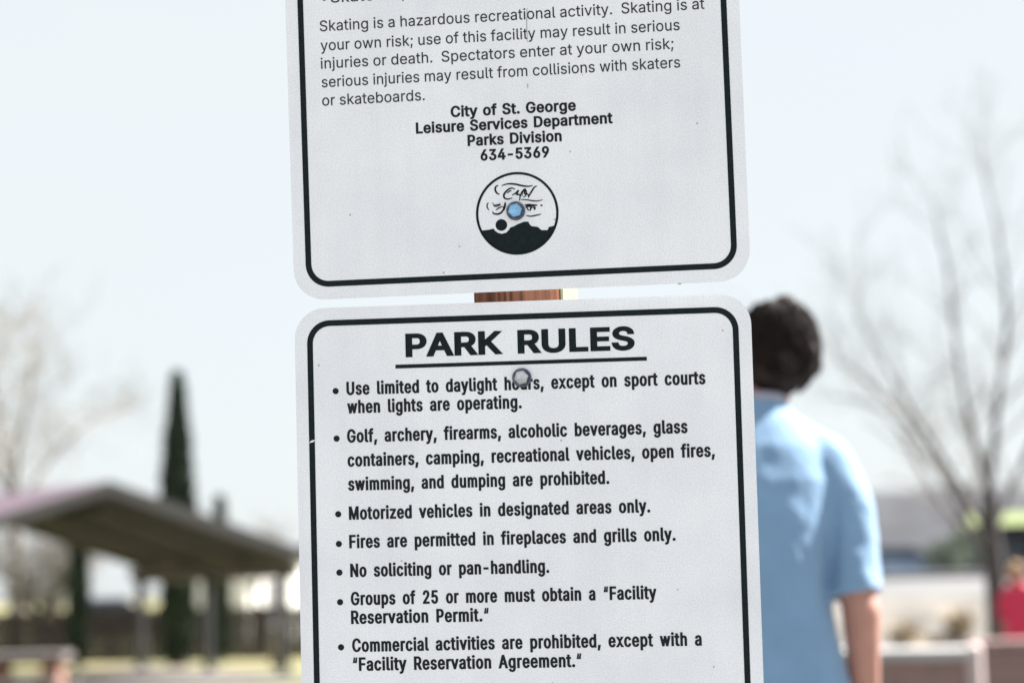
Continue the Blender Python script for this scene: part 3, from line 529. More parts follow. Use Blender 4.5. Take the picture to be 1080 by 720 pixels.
def make_bolt(parent, u, v, r, m, hexa=True):
    """bolt head with washer, on the sign's face"""
    bm = bmesh.new()
    c = Vector((u / 1000, 0, v / 1000))
    add_cyl(bm, c + Vector((0, 0.0075, 0)), c + Vector((0, -0.0022, 0)), r / 1000, sides=36)
    es = [e for e in bm.edges if e.calc_face_angle(0) > 1.2]
    bmesh.ops.bevel(bm, geom=es, offset=0.0004, segments=2, affect='EDGES')
    w = obj('bolt', bm, M['washer'], parent, smooth=False)
    bm = bmesh.new(); hr = r * 0.74 / 1000
    pts = [c + Vector((hr * math.cos(rad(60 * i + 12)), -0.0022, hr * math.sin(rad(60 * i + 12)))) for i in range(6)]
    add_prism(bm, pts, (0, -0.0068, 0))
    top = [e for e in bm.edges if all(abs(vv.co.y + 0.0090) < 1e-5 for vv in e.verts)]
    bmesh.ops.bevel(bm, geom=top, offset=0.0014, segments=3, affect='EDGES')
    obj('bolt_head', bm, m, w)
    return w

POSE_L = pose_matrix(-0.09356, 0.05797, 0.00302, Vector((0.01121, 1.96703, 1.4646)))
POSE_U = pose_matrix(-0.10449, 0.07222, -0.00481, Vector((0.01176, 1.95954, 1.48736)))

# lower sign ---------------------------------------------------------------
lo = make_sign('lower white sign headed PARK RULES with a bulleted list in condensed black letters', POSE_L, -231, 226, -603, 7.2)
flat_fill('heading', layout('PARK RULES', -118.6, 110.6, -45.2, 23.6, 1.75, 1.15, 0.9, 14.5), M['black'], lo)
flat_fill('heading_underline', [[[(-129.2, -56.1), (122.2, -56.1), (122.2, -52.3), (-129.2, -52.3)]]], M['black'], lo)
RULES = [
 (-76.8, [('Use limited to daylight hours, except on sport courts', -179.4, 179.2, -81.2), ('when lights are operating.', -178.9, -3.3, -99.6)]),
 (-124.4, [('Golf, archery, firearms, alcoholic beverages, glass', -179.8, 160.1, -128.8), ('containers, camping, recreational vehicles, open fires,', -179.8, 186.0, -152.8), ('swimming, and dumping are prohibited.', -179.7, 81.5, -176.7)]),
 (-199.8, [('Motorized vehicles in designated areas only.', -179.6, 121.0, -205.7)]),
 (-229.4, [('Fires are permitted in fireplaces and grills only.', -179.9, 145.0, -234.0)]),
 (-257.8, [('No soliciting or pan-handling.', -179.5, 19.6, -262.6)]),
 (-287.1, [('Groups of 25 or more must obtain a \u201cFacility', -179.5, 124.4, -290.5), ('Reservation Permit.\u201c', -179.7, -41.4, -309.0)]),
 (-331.7, [('Commercial activities are prohibited, except with a', -179.2, 167.2, -336.6), ('\u201cFacility Reservation Agreement.\u201c', -179.2, 49.1, -355.3)]),
]
for bv, ls in RULES:
    polys = [[disc(-190.4, bv, 3.1, 20)]]
    for t, a, b, v in ls: polys += layout(t, a, b, v, 13.3, 0.74, 0.42, 1.05, 6.6)
    flat_fill('rule_text', polys, M['text'], lo)
make_bolt(lo, -2.4, -69.3, 9.6, M['zinc'])
flat_fill('scuff', [[[(-219, -128.2), (-214, -127.2), (-212, -124.8), (-216, -125.6)]]], M['sheet'], lo, 0.0006, -0.0003)

# upper sign ---------------------------------------------------------------
up_s = make_sign('upper white sign with a skating warning and a round emblem', POSE_U, -231, 226, -6, 604)
polys = []
for t, a, b, v in (('Skating is a hazardous recreational activity.  Skating is at', -196.2, 191.5, 265.4), ('your own risk; use of this facility may result in serious', -196.0, 166.2, 245.6),
                   ('injuries or death.  Spectators enter at your own risk;', -196.4, 159.4, 227.3), ('serious injuries may result from collisions with skaters', -196.1, 165.2, 208.3), ('or skateboards.', -196.2, -91.6, 189.6)):
    polys += layout(t, a, b, v, 11.0, 0.08, 0.08, 0.15, 3.9)
flat_fill('warning_text', polys, M['text_thin'], up_s)
polys = [[disc(-190.7, 298.4, 2.0, 18)]] + layout('Skate for,', -184.0, -108.5, 294.0, 11.0, 0.10, 0.10, 0.3, 4.2)
flat_fill('warning_text', polys, M['text_thin'], up_s)
polys = []
for t, a, b, v in (('City of St. George', -65.8, 60.0, 170.9), ('Leisure Services Department', -101.6, 96.1, 156.2), ('Parks Division', -49.8, 44.7, 141.0), ('634-5369', -37.3, 31.6, 125.6)):
    polys += layout(t, a, b, v, 11.3, 0.62, 0.45, 0.6, 5.2)
flat_fill('department_text', polys, M['text'], up_s)
# round emblem: ring, script, dark skyline with a disc
def lg(zx, zy, S=12.0, ox=500.0, oy=180.0):
    dx, dy = zx / S + ox - 545.5, zy / S + oy - 225.1
    return (-2.6 + 0.95 * dx - 0.035 * dy, 71.2 - 0.0456 * dx - 0.948 * dy)
cc = lg(0, 0, 1, 545.5, 225.1)
pol = ring(disc(cc[0], cc[1], 41.4, 72), disc(cc[0], cc[1], 39.0, 72))
flat_fill('emblem_ring', [pol], M['black'], up_s)
l2 = lambda x, y: lg(x, y, 5.144, 460, 160)
sky_pts = [(252, 428), (285, 424), (312, 418), (318, 428), (334, 440), (356, 446), (380, 440), (396, 424), (402, 412), (425, 404), (442, 394), (478, 380), (500, 380), (506, 392), (516, 404), (552, 409), (562, 418), (572, 426), (604, 426), (611, 409), (630, 405), (645, 399)]
sk = [l2(*p) for p in sky_pts]
a1 = math.atan2(sk[-1][1] - cc[1], sk[-1][0] - cc[0]); a0 = math.atan2(sk[0][1] - cc[1], sk[0][0] - cc[0])
arc = [(cc[0] + 39.6 * math.cos(a1 + (a0 - a1) * i / 40), cc[1] + 39.6 * math.sin(a1 + (a0 - a1) * i / 40)) for i in range(41)] if a0 < a1 else [(cc[0] + 39.6 * math.cos(a1 - (a1 + 2 * math.pi - a0) % (2 * math.pi) * i / 40), cc[1] + 39.6 * math.sin(a1 - (a1 + 2 * math.pi - a0) % (2 * math.pi) * i / 40)) for i in range(41)]
flat_fill('emblem_skyline', [[sk + arc]], M['black'], up_s)
dc = l2(354, 398)
flat_fill('emblem_disc', [[disc(dc[0], dc[1], 5.8, 32)]], M['black'], up_s)
strokes = [([(610, 320), (615, 270), (645, 240), (662, 275), (650, 320), (620, 335)], 20), ([(255, 440), (300, 430), (345, 440)], 14), ([(665, 455), (680, 490), (700, 505)], 18), ([(305, 185), (275, 205), (268, 245), (290, 285), (325, 300)], 26), ([(350, 190), (430, 168), (520, 172), (600, 190), (680, 200), (740, 190)], 26),
           ([(520, 235), (470, 222), (420, 250), (380, 300), (385, 345), (430, 360), (485, 345)], 26), ([(415, 285), (450, 262), (475, 250)], 18),
           ([(480, 310), (520, 290), (560, 255), (540, 300), (580, 310), (575, 380)], 24), ([(590, 330), (600, 280), (645, 235), (640, 290), (680, 300), (690, 340)], 24),
           ([(795, 195), (760, 215), (725, 270), (700, 310), (690, 345)], 24), ([(590, 365), (660, 370), (740, 382), (800, 385), (870, 370)], 18),
           ([(185, 405), (165, 430), (168, 470), (190, 500)], 18), ([(245, 420), (260, 450), (310, 445), (330, 410)], 18), ([(235, 520), (250, 545), (300, 550), (345, 530), (375, 480), (360, 450)], 26),
           ([(375, 505), (390, 450), (395, 400)], 30), ([(275, 500), (320, 470), (355, 455)], 18), ([(640, 440), (690, 435), (740, 440), (800, 438)], 34),
           ([(650, 470), (690, 450), (720, 460), (710, 510)], 30), ([(735, 465), (770, 470), (760, 500)], 26), ([(660, 570), (720, 578), (790, 565), (850, 550)], 20), ([(840, 445), (852, 440), (865, 447)], 24)]
flat_fill('emblem_script', [[ribbon([lg(*p) for p in pts], w / 12 * 0.84)] for pts, w in strokes], M['text'], up_s)
M['scratch'] = mat('grey_scratch', (0.33, 0.34, 0.37), 0.7)
for ln_, w_ in (([(556, 8), (555.6, 24), (556.4, 44)], 0.7), ([(556.5, 88), (556.8, 93)], 0.8), ([(713, 299), (717, 298.6)], 1.3)):
    flat_fill('scratch', [[ribbon([lg(x_, y_, 1, 0, 0) for x_, y_ in ln_], w_)]], M['scratch'], up_s, 0.0004)
make_bolt(up_s, -3.9, 73.6, 9.4, M['zinc2'])

# post -----------------------------------------------------------------------
pm = pose_matrix(-0.199, 0.0651, -0.001, Vector((0, 0, 0)))
ax = Vector((pm[0][2], pm[1][2], pm[2][2])); nrm = Vector((pm[0][1], pm[1][1], pm[2][1])); side = Vector((pm[0][0], pm[1][0], pm[2][0]))
c0 = at(545.5, 311.5, 1.995) + nrm * (0.0445 + 0.0005) - side * 0.001
base = c0 - ax * ((c0.z + 0.35) / ax.z)
ps = bpy.data.objects.new('sign_post', None); COL.objects.link(ps)
pm.translation = base; ps.matrix_world = pm
tag(ps, 'square brown timber post behind the two white signs', 'post')
bm = bmesh.new(); add_box(bm, (0, 0, 1.27), (0.089, 0.089, 2.54), bevel=0.003)
obj('timber', bm, M['post'], ps)
bm = bmesh.new(); add_box(bm, (0, 0, 2.5425), (0.10, 0.10, 0.02), bevel=0.004)
obj('post_cap', bm, M['edge'], ps)
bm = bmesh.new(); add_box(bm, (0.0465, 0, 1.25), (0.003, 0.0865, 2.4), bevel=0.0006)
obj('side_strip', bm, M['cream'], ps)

# ------------------------------------------------------------------ people
def add_cap(bm, a, ra, b, rb, seg=14):
    a, b = Vector(a), Vector(b)
    for p, r in ((a, ra), (b, rb)):
        bmesh.ops.create_icosphere(bm, subdivisions=2, radius=r * 1.01, matrix=Matrix.Translation(p))
    add_cyl(bm, a, b, ra, rb, seg)
def add_ell(bm, c, r, rot=None):
    Mx = Matrix.Translation(Vector(c)) @ (rot.to_4x4() if rot else Matrix.Identity(4)) @ Matrix.Diagonal((r[0], r[1], r[2], 1))
    bmesh.ops.create_icosphere(bm, subdivisions=3, radius=1, matrix=Mx)
def add_loft(bm, rings, n=28, e=2.3):
    R = []
    for (z, cx, cy, a, b) in rings:
        row = []
        for k in range(n):
            t = 2 * math.pi * k / n; c, s = math.cos(t), math.sin(t)
            row.append(bm.verts.new((cx + a * math.copysign(abs(c) ** (2 / e), c), cy + b * math.copysign(abs(s) ** (2 / e), s), z)))
        R.append(row)
    for i in range(len(R) - 1):
        for k in range(n): bm.faces.new((R[i][k], R[i][(k + 1) % n], R[i + 1][(k + 1) % n], R[i + 1][k]))
    bm.faces.new(R[0][::-1]); bm.faces.new(R[-1])
def melt(name, bm, m, parent, voxel=0.007, smooth=6, disp=None):
    """fuse overlapping solids into one continuous skin"""
    bmesh.ops.recalc_face_normals(bm, faces=bm.faces)
    me = bpy.data.meshes.new(name); bm.to_mesh(me); bm.free()
    tmp = bpy.data.objects.new(name, me); COL.objects.link(tmp)
    r = tmp.modifiers.new('r', 'REMESH'); r.mode = 'VOXEL'; r.voxel_size = voxel
    if smooth:
        s = tmp.modifiers.new('s', 'SMOOTH'); s.factor = 0.5; s.iterations = smooth
    bpy.context.view_layer.update()
    m2 = bpy.data.meshes.new_from_object(tmp.evaluated_get(bpy.context.evaluated_depsgraph_get()))
    bpy.data.objects.remove(tmp); bpy.data.meshes.remove(me)
    m2.name = name
    if disp:
        cs = [v.co.copy() for v in m2.vertices]; ns = [v.normal.copy() for v in m2.vertices]
        flat = []
        for c_, n_ in zip(cs, ns): flat.extend(c_ + disp(c_, n_))
        m2.vertices.foreach_set('co', flat); m2.update()
    return link_mesh(name, m2, m, parent, smooth=True)

def make_person(name, label, loc, rz, scale, mats, lean=0.0, hd=(0.076, 0.100), tilt=12, voxel=0.007, group=None):
    skin, shirt_m, hair_m, trouser_m, collar_m = mats
    root = thing(name, label, 'person', loc, rz, group); root.scale = (scale,) * 3
    hx, hy = hd
    hrot = Matrix.Rotation(rad(tilt), 3, 'Y')
    hc = Vector((hx, hy, 1.712))
    def H(p): return hc + hrot @ Vector(p)
    bm = bmesh.new()                     # one continuous body; it looks along +y, away from the camera
    add_ell(bm, hc, (0.076, 0.095, 0.108), hrot)
    add_ell(bm, H((0, 0.035, -0.055)), (0.058, 0.062, 0.062), hrot)
    add_ell(bm, H((0, 0.105, -0.022)), (0.012, 0.018, 0.022), hrot)            # nose
    add_ell(bm, H((0, 0.090, -0.058)), (0.024, 0.012, 0.007), hrot)            # lips
    add_ell(bm, H((0, 0.086, 0.018)), (0.05, 0.016, 0.010), hrot)              # brow
    for sx in (-1, 1):
        add_ell(bm, H((sx * 0.079, 0.0, -0.012)), (0.011, 0.020, 0.032), hrot) # ears
        add_ell(bm, H((sx * 0.030, 0.082, -0.002)), (0.012, 0.012, 0.009), hrot)
    add_cap(bm, (0.005, 0.080, 1.55), 0.060, H((0, -0.012, -0.07)), 0.054)
    add_loft(bm, [(0.90, 0, 0, 0.165, 0.11), (1.0, 0, 0, 0.155, 0.10), (1.15, 0, 0, 0.125, 0.09), (1.3, 0, 0, 0.13, 0.095), (1.42, 0, 0.016, 0.145, 0.085), (1.5, 0, 0.05, 0.12, 0.065), (1.56, 0, 0.08, 0.06, 0.055)])
    for sx in (-1, 1):
        sh, el, wr = Vector((sx * 0.168, 0.018, 1.43)), Vector((sx * 0.222, -0.036, 1.135)), Vector((sx * 0.230, 0.005, 0.885))
        add_cap(bm, sh, 0.044, el, 0.041); add_cap(bm, el, 0.043, wr, 0.028)
        pm_ = Vector((sx * 0.227, 0.022, 0.80))
        add_ell(bm, (wr + pm_) / 2, (0.020, 0.040, 0.055))
        add_ell(bm, pm_, (0.016, 0.042, 0.045))
        for k, (ln, dy) in enumerate(((0.066, 0.030), (0.076, 0.010), (0.070, -0.010), (0.052, -0.029))):
            a = pm_ + Vector((0, dy, -0.030)); b_ = a + Vector((-sx * 0.006, 0.004, -ln * 0.55)); c_ = b_ + Vector((-sx * 0.016, 0.006, -ln * 0.42))
            add_cap(bm, a, 0.0092, b_, 0.0086, 8); add_cap(bm, b_, 0.0086, c_, 0.0075, 8)
        a = (wr + pm_) / 2 + Vector((-sx * 0.006, 0.034, 0.0)); b_ = a + Vector((-sx * 0.014, 0.024, -0.035)); c_ = b_ + Vector((-sx * 0.008, 0.008, -0.030))
        add_cap(bm, a, 0.012, b_, 0.0105, 8); add_cap(bm, b_, 0.0105, c_, 0.009, 8)
        hip, kn, an = Vector((sx * 0.09, 0, 0.90)), Vector((sx * 0.105, 0.01, 0.49)), Vector((sx * 0.115, -0.02, 0.09))
        add_cap(bm, hip, 0.085, kn, 0.055); add_cap(bm, kn, 0.055, an, 0.036); add_cap(bm, an + Vector((0, 0, -0.04)), 0.035, an + Vector((sx * 0.02, 0.13, -0.055)), 0.028)
    melt('body', bm, skin, root, voxel, 4)
    bm = bmesh.new()                     # loose T-shirt
    add_loft(bm, [(0.845, 0, 0.0, 0.205, 0.135), (0.97, 0, 0, 0.192, 0.130), (1.1, 0, 0, 0.170, 0.125), (1.22, 0, 0, 0.152, 0.122), (1.34, 0, 0.004, 0.172, 0.128), (1.42, 0, 0.008, 0.180, 0.120),
                  (1.495, 0, 0.022, 0.168, 0.106), (1.556, 0, 0.042, 0.125, 0.090), (1.606, 0.006, 0.062, 0.080, 0.074)])
    for sx in (-1, 1):
        a, b_, c_ = Vector((sx * 0.156, 0.022, 1.456)), Vector((sx * 0.196, 0.0, 1.36)), Vector((sx * 0.212, -0.03, 1.21))
        add_cap(bm, (sx * 0.075, 0.045, 1.543), 0.045, a, 0.073); add_cap(bm, a, 0.074, b_, 0.071)
        add_cyl(bm, b_, Vector((sx * 0.214, -0.032, 1.168)), 0.071, 0.0665, 22)
    def folds(p, nrm_):
        q = Vector((p.x * 7 + p.z * 3, p.y * 6, p.z * 4.5))
        d = 0.008 * noise.noise(q) + 0.005 * noise.noise(q * 2.3) + 0.003 * noise.noise(q * 6)
        d *= 0.35 + 0.65 * sstep(-1.42, -1.22, -p.z)
        d -= 0.013 * math.exp(-((abs(p.x) - 0.143 - (p.z - 1.17) * 0.16) / 0.014) ** 2) * sstep(-1.42, -1.30, -p.z) * sstep(1.12, 1.18, p.z)
        return nrm_ * d
    melt('shirt', bm, shirt_m, root, voxel, 5, folds)
    bm = bmesh.new()
    n = 28
    ringp = [Vector((0.016 + 0.068 * math.cos(2 * math.pi * k / n), 0.066 + 0.070 * math.sin(2 * math.pi * k / n), 1.600 - 0.010 * math.sin(2 * math.pi * k / n) + 0.05 * 0.07 * math.cos(2 * math.pi * k / n))) for k in range(n + 1)]
    add_tube(bm, ringp, [0.0105] * (n + 1), 10, cap=False)
    obj('collar', bm, collar_m, root, smooth=True)
    bm = bmesh.new()                     # trousers
    add_loft(bm, [(0.80, 0, 0, 0.175, 0.12), (0.9, 0, 0, 0.172, 0.118), (1.0, 0, 0, 0.16, 0.108), (1.03, 0, 0, 0.158, 0.105)])
    for sx in (-1, 1):
        add_cap(bm, (sx * 0.09, 0, 0.86), 0.095, (sx * 0.105, 0.01, 0.49), 0.075); add_cap(bm, (sx * 0.105, 0.01, 0.49), 0.075, (sx * 0.113, -0.02, 0.12), 0.068)
    melt('trousers', bm, trouser_m, root, max(voxel, 0.009), 4, lambda p, q: q * 0.006 * noise.noise(p * 9))
    for sx in (-1, 1):
        bm = bmesh.new(); add_ell(bm, (sx * 0.118, -0.03, 0.052), (0.042, 0.06, 0.05)); add_ell(bm, (sx * 0.132, 0.085, 0.04), (0.048, 0.10, 0.038)); add_box(bm, (sx * 0.125, 0.045, 0.013), (0.085, 0.25, 0.026), bevel=0.008)
        melt('shoe', bm, M['shoe'], root, 0.008, 3)
    bm = bmesh.new()                     # hair: full, tousled, covering ears and nape
    add_ell(bm, H((0.0, -0.014, 0.010)), (0.093, 0.102, 0.109), hrot)
    add_ell(bm, H((0.0, -0.055, -0.045)), (0.070, 0.050, 0.055), hrot)
    rnd = random.Random(5)
    for k in range(24):
        t = rnd.uniform(0, 2 * math.pi); e = rnd.uniform(-0.55, 1.4)
        d = Vector((math.cos(t) * math.cos(e), math.sin(t) * math.cos(e), math.sin(e)))
        if d.y > 0.45 and d.z < 0.35: continue
        add_ell(bm, H((0.087 * d.x, -0.014 + 0.096 * d.y, 0.010 + 0.104 * d.z)), (0.019, 0.019, 0.026))
    add_ell(bm, H((0.090, 0.024, -0.004)), (0.022, 0.036, 0.028), hrot)
    def strands(p, q): return q * (0.004 * noise.noise(Vector((p.x * 60, p.y * 60, p.z * 14))) + 0.003 * noise.noise(p * 30))
    hp = melt('hair', bm, hair_m, root, 0.006, 5, strands)
    bm = bmesh.new(); bm.from_mesh(hp.data)
    for k in range(900):
        t = rnd.uniform(0, 2 * math.pi); e = rnd.uniform(-0.35, 1.5)
        d = Vector((math.cos(t) * math.cos(e), math.sin(t) * math.cos(e), math.sin(e)))
        if d.y > 0.4 and d.z < 0.4: continue
        pts_ = []; ln_ = rnd.uniform(0.03, 0.075); lift = rnd.uniform(1.0, 1.07); sw = rnd.gauss(0, 0.25)
        for j in range(5):
            f = j / 4; ee = e - f * ln_ / 0.1; tt = t + sw * f
            ee = max(ee, -0.95)
            dd = Vector((math.cos(tt) * math.cos(ee), math.sin(tt) * math.cos(ee), math.sin(ee)))
            q_ = lift * (1 + 0.035 * f * rnd.random())
            pts_.append(H((0.094 * dd.x * q_, -0.014 + 0.103 * dd.y * q_, 0.010 + 0.110 * dd.z * q_)))
        add_tube(bm, pts_, [0.0016, 0.002, 0.0018, 0.0013, 0.0006], 3, cap=False)
    bm.to_mesh(hp.data); bm.free(); hp.data.polygons.foreach_set('use_smooth', [True] * len(hp.data.polygons))
    return root

pp = at(795, 560, 4.3)
make_person('person', 'dark-haired person in a light blue T-shirt, back turned, standing behind the signs', (pp.x, 4.3, 0.012), rad(0), 0.977,
            (M['skin'], M['shirt'], M['hair'], M['jeans'], M['collar']))
pc = at(1076, 640, 19.0)
make_person('person', 'small distant fair-haired child in a bright red top behind the low block wall', (pc.x, 19.0, ground_z(pc.x, 19) - 0.01), rad(150), 0.80,
            (M['skin'], M['red'], M['hair_fair'], M['jeans'], M['red']), hd=(0, 0.10), tilt=0, voxel=0.012)

# ------------------------------------------------------------------ picnic shelter
A = at(110, 512, 34.0)
ang = rad(40); gdir = Vector((math.cos(ang), math.sin(ang), 0)); rdir = Vector((-math.sin(ang), math.cos(ang), 0))
zE = at(331, 589, 34.0 + 4.28 * math.sin(ang)).z
W2, DROP, LEN = 4.28, A.z - zE, 5.9
gz = ground_z(A.x, 36)
sh = thing('picnic_shelter', 'open picnic shelter with a maroon gable roof and dark timber underside', 'shelter', (A.x, A.y, gz))
O = Vector((A.x, A.y, gz))
def P(s, l, dz): return A + gdir * s + rdir * l + Vector((0, 0, -DROP * abs(s) / W2 + dz)) - O
for sgn in (-1, 1):
    bm = bmesh.new()
    add_prism(bm, [P(0, -0.15, 0.0), P(sgn * W2, -0.15, 0.0), P(sgn * W2, -0.15, 0.07), P(0, -0.15, 0.07)], rdir * (LEN + 0.3))
    obj('roof', bm, M['roof_pink'], sh)
    bm = bmesh.new()
    add_prism(bm, [P(0.003 * sgn, -0.10, -0.004), P(sgn * (W2 - 0.01), -0.10, -0.004), P(sgn * (W2 - 0.01), -0.10, -0.034), P(0.003 * sgn, -0.10, -0.034)], rdir * (LEN + 0.2))
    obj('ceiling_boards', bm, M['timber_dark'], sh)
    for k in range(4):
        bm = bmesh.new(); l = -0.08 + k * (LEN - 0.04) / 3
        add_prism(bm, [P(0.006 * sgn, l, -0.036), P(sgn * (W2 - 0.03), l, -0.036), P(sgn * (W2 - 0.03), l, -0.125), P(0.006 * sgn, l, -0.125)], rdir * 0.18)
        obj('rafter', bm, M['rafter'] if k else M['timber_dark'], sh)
    bm = bmesh.new(); add_prism(bm, [P(sgn * (W2 - 0.35), -0.05, -0.24), P(sgn * (W2 - 0.55), -0.05, -0.20), P(sgn * (W2 - 0.55), -0.05, -0.44), P(sgn * (W2 - 0.35), -0.05, -0.44)], rdir * LEN)
    obj('eave_beam', bm, M['rafter'], sh)
    for l in (0.35, LEN / 2, LEN - 0.35):
        q = P(sgn * (W2 - 0.45), l, 0); bm = bmesh.new()
        add_box(bm, (q.x, q.y, (q.z - 0.45) / 2), (0.16, 0.16, q.z - 0.45 + 0.1), Matrix.Rotation(ang, 3, 'Z'), 0.01)
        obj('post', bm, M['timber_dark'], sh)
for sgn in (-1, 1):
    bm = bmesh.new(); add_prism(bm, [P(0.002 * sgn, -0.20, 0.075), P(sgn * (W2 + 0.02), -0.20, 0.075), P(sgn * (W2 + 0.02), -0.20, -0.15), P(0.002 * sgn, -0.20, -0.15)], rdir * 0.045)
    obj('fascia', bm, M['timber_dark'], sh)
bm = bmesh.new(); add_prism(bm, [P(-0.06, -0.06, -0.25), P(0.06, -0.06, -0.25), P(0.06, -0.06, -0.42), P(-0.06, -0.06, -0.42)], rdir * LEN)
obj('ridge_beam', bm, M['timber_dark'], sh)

bm = bmesh.new()          # concrete pad added to bounce grey light onto the shelter's underside
c_ = A + rdir * (LEN / 2); add_box(bm, (c_.x, c_.y, gz + 0.02), (2 * W2 - 0.4, LEN - 0.1, 0.12), Matrix.Rotation(ang, 3, 'Z'), 0.01)
o = obj('slab', bm, M['table_top'], None); o['kind'] = 'structure'

# ------------------------------------------------------------------ trees
def grow(rnd, bm, p, d, ln, r, depth, twist=0.35, up=0.12, kids=(2, 4), minr=0.003):
    n = 5; pts = [p]; dd = d.normalized()
    for i in range(n):
        dd = (dd + Vector((rnd.gauss(0, twist), rnd.gauss(0, twist), rnd.gauss(0, twist) + up)) * 0.35).normalized()
        pts.append(pts[-1] + dd * (ln / n))
    add_tube(bm, pts, [max(minr, r * (1 - 0.6 * i / n)) for i in range(n + 1)], 5 if depth > 1 else 3, cap=False)
    if depth <= 0: return
    for k in range(rnd.randint(*kids)):
        i = rnd.randint(1, n); q = pts[i]
        t = (pts[i] - pts[i - 1]).normalized()
        side_ = Vector((rnd.gauss(0, 1), rnd.gauss(0, 1), rnd.gauss(0, 0.7) + 0.3)).normalized()
        grow(rnd, bm, q, t * 0.7 + side_ * 0.75, ln * rnd.uniform(0.5, 0.78), max(minr, r * (1 - 0.6 * i / n) * 0.6), depth - 1, twist, up, kids, minr)

def bare_tree(label, base, limbs, trunk_m, twig_m, seed, r0, twig_len, depth=3, group=None, kids=(2, 4), minr=0.004, per=4):
    """limbs: lists of world points, first = trunk"""
    rnd = random.Random(seed)
    root = thing('bare_tree', label, 'tree', base, 0, group); B = Vector(base)
    bm = bmesh.new(); tw = bmesh.new()
    for li, (pts, ra, rb) in enumerate(limbs):
        P_ = [Vector(p) - B for p in pts]; Q = []
        for i in range(len(P_) - 1):
            p0, p1, p2, p3 = P_[max(i - 1, 0)], P_[i], P_[i + 1], P_[min(i + 2, len(P_) - 1)]
            for j in range(5):
                t = j / 5; Q.append(0.5 * ((2 * p1) + (p2 - p0) * t + (2 * p0 - 5 * p1 + 4 * p2 - p3) * t * t + (3 * p1 - p0 - 3 * p2 + p3) * t ** 3))
        Q.append(P_[-1]); n = len(Q)
        rr = [ra + (rb - ra) * i / (n - 1) for i in range(n)]
        add_tube(bm, Q, rr, 9)
        if li == 0: continue
        for i in range(2, n):
            for k in range(per if i < n - 1 else per + 3):
                t = (Q[i] - Q[i - 1]).normalized()
                sd = Vector((rnd.gauss(0, 1), rnd.gauss(0, 1), rnd.gauss(0, 0.6) + 0.35)).normalized()
                grow(rnd, tw, Q[i], t * 0.8 + sd * 0.7, twig_len * rnd.uniform(0.6, 1.2), max(minr, rr[i] * 0.5), depth - 1, 0.4, 0.12, kids, minr)
    obj('trunk', bm, trunk_m, root, smooth=True)
    obj('crown', tw, twig_m, root)
    return root

# tree on the right: dark stems fanning up and to the left
DT = 23.4
def tp(x, y, dd=0.0): return at(x, y, DT + dd)
b0 = tp(1052, 640); b0.z = ground_z(b0.x, DT) - 0.05
limbs = [([b0, tp(1050, 610), tp(1046, 560), tp(1043, 515)], 0.135, 0.085),
         ([tp(1049, 600), tp(1012, 535, .3), tp(975, 470, .5), tp(930, 415, .8), tp(885, 380, 1.0)], 0.046, 0.008),
         ([tp(1046, 570), tp(1005, 500, -.5), tp(965, 440, -.9), tp(940, 395, -1.2), tp(905, 330, -1.3)], 0.034, 0.007),
         ([tp(1043, 515), tp(1022, 440, .2), tp(1010, 370, .4), tp(1000, 290, .2), tp(985, 215, 0)], 0.045, 0.007),
         ([tp(1043, 520), tp(1052, 430, -.4), tp(1062, 340, -.6), tp(1055, 260, -.9), tp(1035, 170, -1)], 0.045, 0.007),
         ([tp(1047, 560), tp(1082, 480, .6), tp(1118, 400, .9), tp(1140, 310, 1.2), tp(1150, 230, 1.0)], 0.04, 0.007),
         ([tp(1028, 570, .2), tp(985, 520, 1.0), tp(950, 455, 1.6), tp(915, 425, 2.0), tp(868, 418, 2.2)], 0.03, 0.008)]
bare_tree('large leafless tree with dark stems fanning out, right of the person in blue', b0, limbs, M['bark'], M['twig'], 11, 0.17, 0.9, 3, 'bare winter trees', (1, 3), 0.003, 1)

# pale tree far left behind the shelter
DL = 52.0
def tl(x, y, dd=0.0): return at(x, y, DL + dd)
b1 = tl(20, 690); b1.z = ground_z(b1.x, DL) - 0.05
limbs = [([b1, tl(18, 640), tl(16, 560), tl(12, 520)], 0.24, 0.15),
         ([tl(12, 525), tl(-25, 470, 1), tl(-60, 410, 2), tl(-80, 360, 2)], 0.075, 0.02),
         ([tl(14, 530), tl(20, 470, -1), tl(30, 420, -1.5), tl(35, 375, -2)], 0.075, 0.02),
         ([tl(12, 520), tl(0, 455, 0), tl(-8, 400, .6), tl(5, 352, 1)], 0.075, 0.02),
         ([tl(16, 540), tl(45, 495, 1), tl(72, 462, 1.6), tl(100, 440, 2)], 0.06, 0.02)]
bare_tree('pale leafless tree with a wide crown rising behind the maroon shelter roof', b1, limbs, M['bark_grey'], M['twig_pale'], 23, 0.24, 1.5, 3, 'bare winter trees', (1, 3), 0.008, 2)

